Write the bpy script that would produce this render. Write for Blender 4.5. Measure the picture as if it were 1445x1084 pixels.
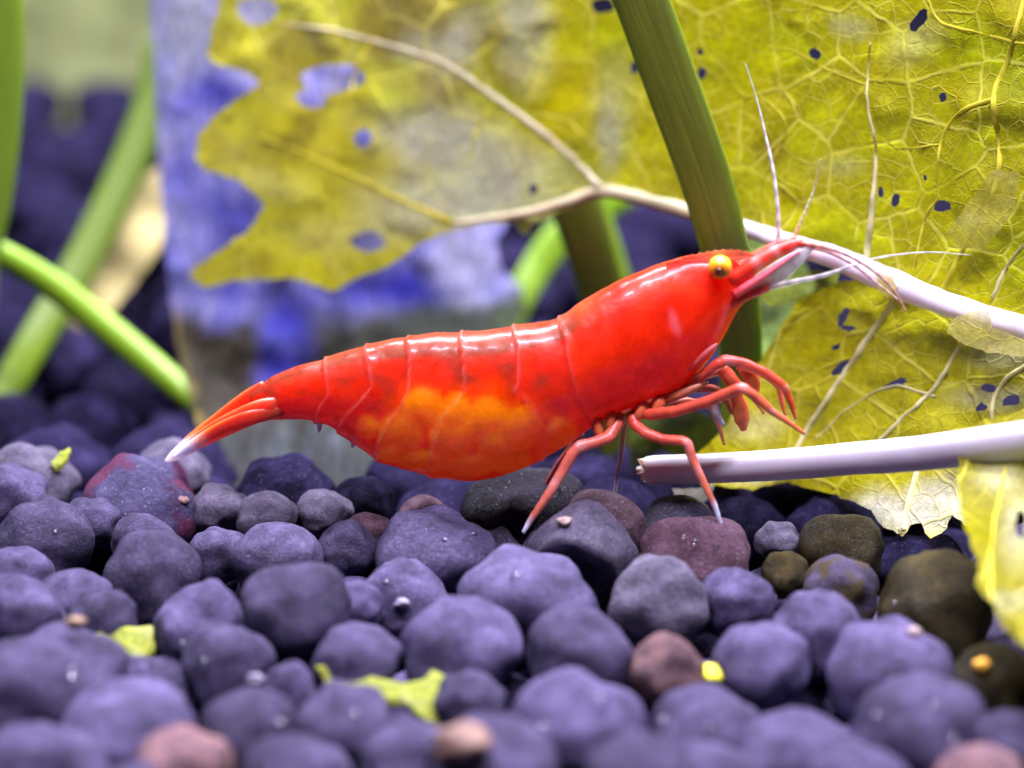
import bpy, bmesh, math, random
import numpy as np
from mathutils import Vector, noise, Euler
from mathutils.geometry import delaunay_2d_cdt

for o in list(bpy.data.objects):
    bpy.data.objects.remove(o, do_unlink=True)
scene = bpy.context.scene
col = scene.collection
random.seed(7)
MM = 0.001                      # everything below is laid out in millimetres, built in metres

# ------------------------------------------------------------------ camera
PITCH = math.radians(15.0)
DIST = 90.0                     # lens to the shrimp
FPX = 3424.0                    # focal length in photo pixels
FWD = Vector((0, math.cos(PITCH), -math.sin(PITCH)))
UPV = Vector((0, math.sin(PITCH), math.cos(PITCH)))
CAM = -FWD * DIST
cd = bpy.data.cameras.new('camera')
cam = bpy.data.objects.new('camera', cd); col.objects.link(cam)
cam.location = CAM * MM
cam.rotation_euler = (math.pi / 2 - PITCH, 0, 0)
cd.sensor_width = 36.0
cd.lens = 36.0 * FPX / 1445.0
cd.clip_start = 0.002; cd.clip_end = 10.0
cd.dof.use_dof = True
cd.dof.focus_distance = 0.0905
cd.dof.aperture_fstop = 30.0
scene.camera = cam
scene.render.resolution_x = 1024; scene.render.resolution_y = 768

# ------------------------------------------------------------------ world and lamps
world = bpy.data.worlds.new('World'); scene.world = world; world.use_nodes = True
bg = world.node_tree.nodes['Background']
bg.inputs[0].default_value = (0.23, 0.22, 0.36, 1); bg.inputs[1].default_value = 0.03

def lamp(name, loc, target, sx, sy, power, colour):
    l = bpy.data.lights.new(name, 'AREA'); l.shape = 'RECTANGLE'
    l.size = sx * MM; l.size_y = sy * MM; l.energy = power; l.color = colour
    o = bpy.data.objects.new(name, l); col.objects.link(o)
    o.location = Vector(loc) * MM
    o.rotation_euler = (Vector(target) - Vector(loc)).to_track_quat('-Z', 'Y').to_euler()
    return o
# the tank's two LED bars above the water
lamp('led_bar', (10, -60, 214), (0, 0, 0), 230, 14, 1.9, (0.88, 0.78, 1.0))
lamp('led_bar', (20, 75, 210), (0, 10, 0), 260, 40, 3.2, (0.90, 0.86, 1.0))

scene.view_settings.view_transform = 'Standard'
scene.view_settings.look = 'None'
scene.view_settings.exposure = 0.0
scene.view_settings.gamma = 1.0
scene.view_settings.use_curve_mapping = False
scene.render.engine = 'CYCLES'
scene.cycles.max_bounces = 6; scene.cycles.diffuse_bounces = 3; scene.cycles.glossy_bounces = 2; scene.cycles.transparent_max_bounces = 8

# ------------------------------------------------------------------ helpers
def R(px, py, Y):
    """point (mm) on the vertical plane at depth Y that photo pixel (px, py) looks at"""
    d = Vector(((px - 722.5) / FPX, 0, 0)) + FWD + UPV * ((542.0 - py) / FPX)
    t = (Y - CAM.y) / d.y
    return CAM + d * t
def P(p):
    v = p - CAM
    z = v.dot(FWD)
    return 722.5 + FPX * v.x / z, 542.0 - FPX * v.dot(UPV) / z
def pxmm(Y):                    # millimetres per photo pixel at depth Y
    return (Y - CAM.y) / math.cos(PITCH) / FPX

def tag(o, label=None, cat=None, group=None, kind=None):
    if label: o['label'] = label
    if cat: o['category'] = cat
    if group: o['group'] = group
    if kind: o['kind'] = kind
    return o
def empty(name, loc):
    o = bpy.data.objects.new(name, None); col.objects.link(o)
    o.location = Vector(loc) * MM; o.empty_display_size = 0.002
    return o
def mk(name, verts, faces, mat, parent=None, cols=None, uvs=None, smooth=True, origin=None):
    """verts in mm (world); origin is the parent's or the lowest middle point"""
    vs = [Vector(v) for v in verts]
    if parent is not None:
        q = parent; org = Vector((0, 0, 0))
        while q is not None:
            org += q.location; q = q.parent
        org = org / MM
    elif origin is not None:
        org = Vector(origin)
    else:
        xs = [v.x for v in vs]; ys = [v.y for v in vs]; zs = [v.z for v in vs]
        org = Vector(((min(xs) + max(xs)) / 2, (min(ys) + max(ys)) / 2, min(zs)))
    me = bpy.data.meshes.new(name)
    me.from_pydata([((v - org) * MM)[:] for v in vs], [], faces)
    if cols is not None:
        a = me.color_attributes.new('Col', 'FLOAT_COLOR', 'POINT')
        a.data.foreach_set('color', np.array([list(c)[:3] + [c[3] if len(c) > 3 else 1.0] for c in cols], dtype=np.float32).ravel())
    if uvs is not None:
        ul = me.uv_layers.new(name='surface')
        li = np.empty(len(me.loops), dtype=np.int32); me.loops.foreach_get('vertex_index', li)
        ul.data.foreach_set('uv', np.array(uvs, dtype=np.float32)[li].ravel())
    if smooth:
        me.polygons.foreach_set('use_smooth', [True] * len(me.polygons))
    me.materials.append(mat); me.update()
    o = bpy.data.objects.new(name, me); col.objects.link(o)
    if parent is not None: o.parent = parent
    else: o.location = org * MM
    return o

def catmull(pts, n):
    """n samples along a Catmull-Rom curve through rows of numbers"""
    p = np.array(pts, dtype=float)
    p = np.vstack([2 * p[0] - p[1], p, 2 * p[-1] - p[-2]])
    m = len(p) - 3
    out = []
    for i in range(n):
        u = i / (n - 1) * m; k = min(int(u), m - 1); t = u - k
        a, b, c, d = p[k], p[k + 1], p[k + 2], p[k + 3]
        out.append(0.5 * (2 * b + (c - a) * t + (2 * a - 5 * b + 4 * c - d) * t * t + (3 * b - a - 3 * c + d) * t ** 3))
    return np.array(out)

def sweep(path, n=24, sides=12, flat=1.0, c0=None, c1=None, colfn=None, bump=0.0, seed=0, lin=False):
    """path rows: px, py, Y, radius px. flat squeezes depth. returns verts, faces, cols, uvs"""
    s = catmull(path, n)
    if lin:
        p = np.array(path, float); u = np.linspace(0, len(p) - 1, n)
        s = np.stack([np.interp(u, range(len(p)), p[:, k]) for k in range(4)], 1)
    c = [R(a[0], a[1], a[2]) for a in s]
    r = [max(0.02, a[3]) * pxmm(a[2]) for a in s]
    V, F, C, U = [], [], [], []
    for i in range(n):
        T = (c[min(i + 1, n - 1)] - c[max(i - 1, 0)]).normalized()
        S = T.cross(Vector((0, 1, 0.05))).normalized(); N = S.cross(T).normalized()
        for k in range(sides):
            a = 2 * math.pi * k / sides
            rr = r[i] * (1 + bump * noise.noise(Vector((i * .6 + seed, math.cos(a) * 1.3, math.sin(a) * 1.3))))
            V.append(c[i] + S * rr * math.cos(a) + N * rr * flat * math.sin(a))
            t = i / (n - 1)
            if colfn: C.append(colfn(t, a))
            elif c0 is not None:
                C.append([c0[j] * (1 - t) + (c1 or c0)[j] * t for j in range(3)])
            U.append((t, k / sides))
    for i in range(n - 1):
        for k in range(sides):
            k2 = (k + 1) % sides
            F.append((i * sides + k, i * sides + k2, (i + 1) * sides + k2, (i + 1) * sides + k))
    V.append(c[0]); V.append(c[-1])
    if C: C.append(C[0]); C.append(C[-1])
    U.append((0, .5)); U.append((1, .5))
    a0 = len(V) - 2
    for k in range(sides):
        k2 = (k + 1) % sides
        F.append((a0, k2, k)); F.append((a0 + 1, (n - 1) * sides + k, (n - 1) * sides + k2))
    return V, F, (C or None), U

# ------------------------------------------------------------------ material helpers
def mat(name):
    m = bpy.data.materials.new(name); m.use_nodes = True
    nt = m.node_tree; b = nt.nodes['Principled BSDF']
    return m, nt, b
def N(nt, t, **kw):
    n = nt.nodes.new(t)
    for k, v in kw.items():
        if hasattr(n, k): setattr(n, k, v)
        else: n.inputs[k.replace('_', ' ')].default_value = v
    return n
def L(nt, a, b): nt.links.new(a, b)
def ramp(nt, src, stops):
    r = nt.nodes.new('ShaderNodeValToRGB')
    e = r.color_ramp.elements
    while len(e) < len(stops): e.new(0.5)
    for x, (p, c) in zip(e, stops):
        x.position = p; x.color = tuple(c) + (1,) if len(c) == 3 else c
    if src is not None: L(nt, src, r.inputs[0])
    return r
def mixc(nt, fac, a, b, mode='MIX'):
    m = nt.nodes.new('ShaderNodeMix'); m.data_type = 'RGBA'; m.blend_type = mode
    for s, v in ((m.inputs[0], fac), (m.inputs[6], a), (m.inputs[7], b)):
        if hasattr(v, 'is_output'): L(nt, v, s)
        elif isinstance(v, (int, float)): s.default_value = v
        else: s.default_value = tuple(v) + ((1,) if len(v) == 3 else ())
    return m.outputs[2]
def math2(nt, op, a, b=None):
    m = nt.nodes.new('ShaderNodeMath'); m.operation = op
    for s, v in ((m.inputs[0], a), (m.inputs[1], b)):
        if v is None: continue
        if hasattr(v, 'is_output'): L(nt, v, s)
        else: s.default_value = v
    return m.outputs[0]

def pellet_material(name, dark, mid, light, patch=None, gloss=0.62, spark=0.4):
    m, nt, b = mat(name)
    tc = N(nt, 'ShaderNodeTexCoord'); oi = N(nt, 'ShaderNodeObjectInfo')
    va = nt.nodes.new('ShaderNodeVectorMath'); va.operation = 'ADD'
    L(nt, tc.outputs['Object'], va.inputs[0])
    sc = nt.nodes.new('ShaderNodeVectorMath'); sc.operation = 'SCALE'; sc.inputs[0].default_value = (37, 11, 23)
    L(nt, oi.outputs['Random'], sc.inputs['Scale']); L(nt, sc.outputs[0], va.inputs[1])
    co = va.outputs[0]
    n1 = N(nt, 'ShaderNodeTexNoise', Scale=1.7, Detail=5.0, Roughness=0.6); L(nt, co, n1.inputs['Vector'])
    n2 = N(nt, 'ShaderNodeTexNoise', Scale=14.0, Detail=6.0, Roughness=0.7); L(nt, co, n2.inputs['Vector'])
    base = ramp(nt, n1.outputs[0], [(0.3, dark), (0.52, mid), (0.75, light)]).outputs[0]
    grain = ramp(nt, n2.outputs[0], [(0.3, (0.55, 0.55, 0.55)), (0.7, (1.3, 1.3, 1.3))]).outputs[0]
    c = mixc(nt, 1.0, base, grain, 'MULTIPLY')
    hv = N(nt, 'ShaderNodeHueSaturation'); L(nt, c, hv.inputs['Color'])
    vr = ramp(nt, oi.outputs['Random'], [(0, (0.6,) * 3), (1, (1.25,) * 3)])
    L(nt, vr.outputs[0], hv.inputs['Value']); c = hv.outputs[0]
    if patch:
        n3 = N(nt, 'ShaderNodeTexNoise', Scale=1.3, Detail=4.0); L(nt, co, n3.inputs['Vector'])
        pm = ramp(nt, n3.outputs[0], [(0.47, (0, 0, 0)), (0.58, (1, 1, 1))]).outputs[0]
        c = mixc(nt, pm, c, patch)
    # pale mineral grains and dust
    vo = N(nt, 'ShaderNodeTexVoronoi', Scale=24.0); L(nt, co, vo.inputs['Vector'])
    sp = ramp(nt, vo.outputs['Distance'], [(0.13, (1, 1, 1)), (0.20, (0, 0, 0))]).outputs[0]
    pick = ramp(nt, vo.outputs['Color'], [(0.72, (0, 0, 0)), (0.8, (1, 1, 1))]).outputs[0]
    spk = math2(nt, 'MULTIPLY', sp, pick)
    c = mixc(nt, math2(nt, 'MULTIPLY', spk, spark), c, (0.70, 0.66, 0.74))
    L(nt, c, b.inputs['Base Color'])
    rg = ramp(nt, n2.outputs[0], [(0.3, (gloss + .15,) * 3), (0.7, (gloss - .12,) * 3)])
    rgh = mixc(nt, spk, rg.outputs[0], (0.12, 0.12, 0.12))
    L(nt, rgh, b.inputs['Roughness'])
    b.inputs['Specular IOR Level'].default_value = 0.02 if name == 'pellet_bank_shaded' else 0.14
    bp = N(nt, 'ShaderNodeBump', Strength=0.6, Distance=0.00035)
    n4 = N(nt, 'ShaderNodeTexNoise', Scale=9.0, Detail=9.0, Roughness=0.74); L(nt, co, n4.inputs['Vector'])
    L(nt, n4.outputs[0], bp.inputs['Height']); L(nt, bp.outputs[0], b.inputs['Normal'])
    return m
M = {}
M['pellet'] = pellet_material('pellet', (0.024, 0.020, 0.046), (0.056, 0.047, 0.105), (0.108, 0.091, 0.185))
M['pellet_bank_shaded'] = pellet_material('pellet_bank_shaded', (0.004, 0.004, 0.012), (0.012, 0.010, 0.032), (0.032, 0.026, 0.075))  # same soil darkened: shade behind crest and leaves put into the colour
M['pellet_grey'] = pellet_material('pellet_grey', (0.035, 0.032, 0.052), (0.075, 0.067, 0.105), (0.13, 0.118, 0.17), spark=0.8)
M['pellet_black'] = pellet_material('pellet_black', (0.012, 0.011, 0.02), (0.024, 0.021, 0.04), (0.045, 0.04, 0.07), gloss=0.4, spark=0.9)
M['pellet_leaf_lit'] = pellet_material('pellet_leaf_lit', (0.012, 0.010, 0.003), (0.032, 0.025, 0.007), (0.065, 0.050, 0.014), gloss=0.38, spark=0.5)  # yellow light passing through the leaf, put into the soil colour as olive
M['pellet_part_leaf_lit'] = pellet_material('pellet_part_leaf_lit', (0.05, 0.04, 0.07), (0.09, 0.075, 0.14), (0.15, 0.13, 0.23), patch=(0.055, 0.042, 0.016))  # olive patch paints the leaf's yellow light onto part of the pellet
M['pellet_pink'] = pellet_material('pellet_pink', (0.07, 0.045, 0.07), (0.15, 0.085, 0.095), (0.26, 0.14, 0.12))
M['pellet_algae'] = pellet_material('pellet_algae', (0.024, 0.020, 0.050), (0.050, 0.043, 0.105), (0.10, 0.088, 0.19), patch=(0.060, 0.012, 0.040), spark=0.7)
M['pellet_rust'] = pellet_material('pellet_rust', (0.035, 0.018, 0.025), (0.085, 0.045, 0.065), (0.13, 0.08, 0.12), spark=0.8)

def shell_material():
    m, nt, b = mat('shell')
    at = N(nt, 'ShaderNodeAttribute', attribute_name='Col')
    tc = N(nt, 'ShaderNodeTexCoord')
    n1 = N(nt, 'ShaderNodeTexNoise', Scale=1100.0, Detail=5.0, Roughness=0.6); L(nt, tc.outputs['Object'], n1.inputs['Vector'])
    n2 = N(nt, 'ShaderNodeTexNoise', Scale=6500.0, Detail=4.0, Roughness=0.7); L(nt, tc.outputs['Object'], n2.inputs['Vector'])
    g = ramp(nt, n1.outputs[0], [(0.28, (0.88, 0.78, 0.8)), (0.72, (1.08, 1.15, 1.1))]).outputs[0]
    c = mixc(nt, 1.0, at.outputs['Color'], g, 'MULTIPLY')
    g2 = ramp(nt, n2.outputs[0], [(0.3, (0.84,) * 3), (0.7, (1.1,) * 3)]).outputs[0]
    c = mixc(nt, 1.0, c, g2, 'MULTIPLY')
    L(nt, c, b.inputs['Base Color'])
    rr = ramp(nt, n1.outputs[0], [(0.3, (0.22,) * 3), (0.7, (0.42,) * 3)])
    L(nt, rr.outputs[0], b.inputs['Roughness'])
    b.inputs['Subsurface Weight'].default_value = 0.7
    b.inputs['Subsurface Radius'].default_value = (1.0, 0.22, 0.08)
    b.inputs['Subsurface Scale'].default_value = 0.0034
    b.inputs['Coat Weight'].default_value = 0.25; b.inputs['Coat Roughness'].default_value = 0.10
    hh = math2(nt, 'ADD', n1.outputs[0], math2(nt, 'MULTIPLY', n2.outputs[0], .12))
    bp = N(nt, 'ShaderNodeBump', Strength=0.28, Distance=0.00012); L(nt, hh, bp.inputs['Height'])
    L(nt, bp.outputs[0], b.inputs['Normal'])
    tl = N(nt, 'ShaderNodeBsdfTranslucent'); L(nt, c, tl.inputs['Color'])
    mx = N(nt, 'ShaderNodeMixShader'); mx.inputs[0].default_value = .36
    L(nt, b.outputs[0], mx.inputs[1]); L(nt, tl.outputs[0], mx.inputs[2]); L(nt, mx.outputs[0], nt.nodes['Material Output'].inputs['Surface'])
    return m
M['shell'] = shell_material()

def limb_material(name, alpha=0.0):
    m, nt, b = mat(name)
    at = N(nt, 'ShaderNodeAttribute', attribute_name='Col')
    tc = N(nt, 'ShaderNodeTexCoord')
    n1 = N(nt, 'ShaderNodeTexNoise', Scale=2600.0, Detail=4.0); L(nt, tc.outputs['Object'], n1.inputs['Vector'])
    g = ramp(nt, n1.outputs[0], [(0.3, (0.7, 0.65, 0.65)), (0.7, (1.2, 1.3, 1.3))]).outputs[0]
    L(nt, mixc(nt, 1.0, at.outputs['Color'], g, 'MULTIPLY'), b.inputs['Base Color'])
    b.inputs['Roughness'].default_value = 0.36
    b.inputs['Subsurface Weight'].default_value = 0.4
    b.inputs['Subsurface Radius'].default_value = (1.0, 0.4, 0.3); b.inputs['Subsurface Scale'].default_value = 0.0003
    if alpha:
        tr = N(nt, 'ShaderNodeBsdfTransparent'); mx = N(nt, 'ShaderNodeMixShader'); mx.inputs[0].default_value = alpha
        L(nt, b.outputs[0], mx.inputs[1]); L(nt, tr.outputs[0], mx.inputs[2])
        L(nt, mx.outputs[0], nt.nodes['Material Output'].inputs['Surface'])
    return m
M['limb'] = limb_material('limb', 0.22)
M['clear_limb'] = limb_material('clear_limb', 0.5)

def simple(name, colour, rough=0.4, sss=0.0, noise_scale=1500.0, var=0.25, coat=0.0, bumpk=0.1):
    m, nt, b = mat(name)
    tc = N(nt, 'ShaderNodeTexCoord')
    n1 = N(nt, 'ShaderNodeTexNoise', Scale=noise_scale, Detail=5.0); L(nt, tc.outputs['Object'], n1.inputs['Vector'])
    lo = tuple(x * (1 - var) for x in colour); hi = tuple(min(1, x * (1 + var)) for x in colour)
    L(nt, ramp(nt, n1.outputs[0], [(0.3, lo), (0.7, hi)]).outputs[0], b.inputs['Base Color'])
    b.inputs['Roughness'].default_value = rough
    b.inputs['Subsurface Weight'].default_value = sss
    b.inputs['Subsurface Scale'].default_value = 0.0006
    b.inputs['Coat Weight'].default_value = coat
    bp = N(nt, 'ShaderNodeBump', Strength=bumpk, Distance=0.0001); L(nt, n1.outputs[0], bp.inputs['Height'])
    L(nt, bp.outputs[0], b.inputs['Normal'])
    return m
M['eye'] = limb_material('eye')
M['pupil'] = simple('pupil', (0.06, 0.012, 0.004), 0.1, 0, 5000, .5, 0.6)
M['midrib'] = simple('midrib', (0.74, 0.72, 0.78), 0.35, 0.4, 900, .1, .1)

def leaf_material(name, net=True, streak=False, trans=0.5, clear=0.06, gloss=0.38, netscale=2.6, netcol=(0.80, 0.78, 0.10)):
    """thin leaf tissue: colour attribute for its patches, a network of raised veins, light passing through"""
    m, nt, b = mat(name)
    at = N(nt, 'ShaderNodeAttribute', attribute_name='Col')
    uv = N(nt, 'ShaderNodeUVMap', uv_map='surface')
    nz = N(nt, 'ShaderNodeTexNoise', Scale=2.5, Detail=4.0); L(nt, uv.outputs[0], nz.inputs['Vector'])
    va = nt.nodes.new('ShaderNodeVectorMath'); va.operation = 'MULTIPLY_ADD'
    L(nt, nz.outputs['Color'], va.inputs[0]); va.inputs[1].default_value = (.16, .16, 0); L(nt, uv.outputs[0], va.inputs[2])
    c = at.outputs['Color']
    n2 = N(nt, 'ShaderNodeTexNoise', Scale=9.0, Detail=7.0, Roughness=0.65); L(nt, uv.outputs[0], n2.inputs['Vector'])
    g = ramp(nt, n2.outputs[0], [(0.3, (0.68, 0.66, 0.6)), (0.7, (1.2, 1.2, 1.25))]).outputs[0]
    c = mixc(nt, 1.0, c, g, 'MULTIPLY')
    h = n2.outputs[0]
    if net:
        v1 = N(nt, 'ShaderNodeTexVoronoi', voronoi_dimensions='2D', feature='DISTANCE_TO_EDGE', Scale=netscale * .42); L(nt, va.outputs[0], v1.inputs['Vector'])
        v2 = N(nt, 'ShaderNodeTexVoronoi', voronoi_dimensions='2D', feature='DISTANCE_TO_EDGE', Scale=netscale * 1.15); L(nt, va.outputs[0], v2.inputs['Vector'])
        v3 = N(nt, 'ShaderNodeTexVoronoi', voronoi_dimensions='2D', feature='DISTANCE_TO_EDGE', Scale=netscale * 3.4); L(nt, va.outputs[0], v3.inputs['Vector'])
        r1 = ramp(nt, v1.outputs[0], [(0.014, (1,) * 3), (0.040, (0,) * 3)]).outputs[0]
        r2 = ramp(nt, v2.outputs[0], [(0.010, (.7,) * 3), (0.050, (0,) * 3)]).outputs[0]
        r3 = ramp(nt, v3.outputs[0], [(0.010, (.30,) * 3), (0.09, (0,) * 3)]).outputs[0]
        n5 = N(nt, 'ShaderNodeTexNoise', Scale=0.9, Detail=2.0); L(nt, uv.outputs[0], n5.inputs['Vector'])
        vis = ramp(nt, n5.outputs[0], [(0.36, (.15,) * 3), (0.58, (1,) * 3)]).outputs[0]
        rr = math2(nt, 'MAXIMUM', r1, math2(nt, 'MAXIMUM', r2, r3))
        amt = math2(nt, 'MULTIPLY', math2(nt, 'MULTIPLY', rr, vis), at.outputs['Alpha'])
        c = mixc(nt, math2(nt, 'MULTIPLY', amt, 0.75), c, netcol)
        h = math2(nt, 'ADD', math2(nt, 'MULTIPLY', rr, 0.9), math2(nt, 'MULTIPLY', n2.outputs[0], 0.5))
    if streak:                  # silvery reflection streaks painted into the colour
        mp = N(nt, 'ShaderNodeMapping'); mp.inputs['Scale'].default_value = (16, 3.2, 1); mp.inputs['Rotation'].default_value = (0, 0, .12); L(nt, uv.outputs[0], mp.inputs[0])
        n6 = N(nt, 'ShaderNodeTexNoise', Scale=1.0, Detail=6.0, Roughness=.7); L(nt, mp.outputs[0], n6.inputs['Vector'])
        c = mixc(nt, 1.0, c, ramp(nt, n6.outputs[0], [(.32, (.5, .5, .62)), (.52, (1, 1, 1)), (.68, (1.9, 1.9, 1.6))]).outputs[0], 'MULTIPLY')
        h = n6.outputs[0]
    L(nt, c, b.inputs['Base Color'])
    b.inputs['Roughness'].default_value = gloss; b.inputs['Specular IOR Level'].default_value = 0.07
    bp = N(nt, 'ShaderNodeBump', Strength=0.5, Distance=0.00015); L(nt, h, bp.inputs['Height'])
    L(nt, bp.outputs[0], b.inputs['Normal'])
    tl = N(nt, 'ShaderNodeBsdfTranslucent'); L(nt, c, tl.inputs['Color']); L(nt, bp.outputs[0], tl.inputs['Normal'])
    mx = N(nt, 'ShaderNodeMixShader'); mx.inputs[0].default_value = trans
    L(nt, b.outputs[0], mx.inputs[1]); L(nt, tl.outputs[0], mx.inputs[2])
    tr = N(nt, 'ShaderNodeBsdfTransparent'); my = N(nt, 'ShaderNodeMixShader'); my.inputs[0].default_value = clear
    L(nt, mx.outputs[0], my.inputs[1]); L(nt, tr.outputs[0], my.inputs[2])
    L(nt, my.outputs[0], nt.nodes['Material Output'].inputs['Surface'])
    return m
M['leaf'] = leaf_material('leaf')
M['shred'] = leaf_material('shred', clear=0.3, netscale=7)
M['withered'] = leaf_material('withered', net=False, streak=True, trans=0.25, clear=0.08, gloss=0.42)

def blade_material(name, c0, c1, trans=0.3):
    m, nt, b = mat(name)
    uv = N(nt, 'ShaderNodeUVMap', uv_map='surface')
    mp = N(nt, 'ShaderNodeMapping'); mp.inputs['Scale'].default_value = (5, 46, 1); L(nt, uv.outputs[0], mp.inputs[0])
    n1 = N(nt, 'ShaderNodeTexNoise', Scale=1.0, Detail=5.0, Roughness=.6); L(nt, mp.outputs[0], n1.inputs['Vector'])
    c = ramp(nt, n1.outputs[0], [(0.3, c0), (0.7, c1)]).outputs[0]
    L(nt, c, b.inputs['Base Color']); b.inputs['Roughness'].default_value = 0.4
    b.inputs['Subsurface Weight'].default_value = trans
    b.inputs['Subsurface Scale'].default_value = 0.001; b.inputs['Subsurface Radius'].default_value = (.6, 1, .2)
    bp = N(nt, 'ShaderNodeBump', Strength=0.25, Distance=0.0001); L(nt, n1.outputs[0], bp.inputs['Height'])
    L(nt, bp.outputs[0], b.inputs['Normal'])
    return m
M['blade_olive'] = blade_material('blade_olive', (0.045, 0.060, 0.004), (0.11, 0.125, 0.008))
M['blade_green'] = blade_material('blade_green', (0.13, 0.27, 0.006), (0.23, 0.40, 0.015), .4)
M['blade_mid'] = blade_material('blade_mid', (0.12, 0.22, 0.012), (0.22, 0.33, 0.025), .4)
M['blade_dim'] = blade_material('blade_dim', (0.040, 0.078, 0.003), (0.075, 0.118, 0.006), .15)
M['blade_dim'].node_tree.nodes['Principled BSDF'].inputs['Specular IOR Level'].default_value = 0.1
M['blade_pale'] = blade_material('blade_pale', (0.33, 0.42, 0.12), (0.5, 0.6, 0.22), .4)
M['blade_yellow'] = blade_material('blade_yellow', (0.50, 0.44, 0.13), (0.75, 0.7, 0.4), .4)

# ------------------------------------------------------------------ ground and the bed of soil pellets
z0 = R(800, 772, -1).z
def H(x, y):                    # height of the pellet centres
    if y < 6: return z0 + 0.12 * (y + 1) + 0.10 * math.sin(x * .35 + 1)
    a = z0 + 0.84
    k = min(1, (y - 6) / 10)
    dip = -3.4 * (k * k * (3 - 2 * k)) * (1 if y < 16 else max(0, 1 - (y - 16) / 45))
    return a + dip + 0.06 * max(0, y - 20)

gv, gf = [], []
nx, ny = 90, 110
for j in range(ny + 1):
    for i in range(nx + 1):
        x = -110 + 220 * i / nx; y = -45 + 240 * j / ny
        gv.append((x, y, H(x, min(y, 80)) - 4.2 + 0.9 * noise.noise(Vector((x * .3, y * .3, 0)))))
for j in range(ny):
    for i in range(nx):
        a = j * (nx + 1) + i
        gf.append((a, a + 1, a + nx + 2, a + nx + 1))
gm = simple('soil', (0.006, 0.0055, 0.013), 0.95, 0, 700, .5, 0, .6); gm.node_tree.nodes['Principled BSDF'].inputs['Specular IOR Level'].default_value = 0.02
tag(mk('ground', gv, gf, gm, origin=(0, 0, 0)), kind='structure')

def pellet_mesh(name, seed, dent=False, subdiv=4):
    bm = bmesh.new(); bmesh.ops.create_icosphere(bm, subdivisions=subdiv, radius=1)
    off = Vector((seed * 7.3, seed * 3.1, seed * 1.7))
    for v in bm.verts:
        d = v.co.normalized()
        r = 1 + 0.22 * noise.noise(d * 1.0 + off) + 0.11 * noise.noise(d * 2.0 + off) + 0.028 * noise.noise(d * 5 + off) + 0.012 * noise.noise(d * 12 + off)
        if dent:
            q = d.dot(Vector((-0.30, -0.88, -0.36)).normalized())
            if q > 0.62: r -= 0.62 * min(1, (q - 0.62) / 0.2) * (1 + .35 * noise.noise(d * 4))
        v.co = d * r
    me = bpy.data.meshes.new(name); bm.to_mesh(me); bm.free()
    me.polygons.foreach_set('use_smooth', [True] * len(me.polygons))
    return me
PM = [pellet_mesh('soil_pellet', s) for s in range(1, 11)]
def pellet(p, r, m, seed, tilt=0.5, squash=0.86, mesh=None, yaw=None, wide=1.0):
    rnd = random.Random(seed)
    key = (mesh or PM[rnd.randrange(len(PM))])
    o = bpy.data.objects.new('soil_pellet', key); col.objects.link(o)
    o.location = p * MM; o.scale = (r * wide * MM, r * .95 * MM, r * squash * MM)
    o.rotation_euler = (rnd.uniform(-tilt, tilt) * .6, rnd.uniform(-tilt, tilt) * .6, rnd.uniform(-.5, .5) if yaw is None else yaw)
    for s in o.material_slots:
        pass
    if not key.materials: key.materials.append(M['pellet'])
    o.material_slots[0].link = 'OBJECT'; o.material_slots[0].material = m
    return o

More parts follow.
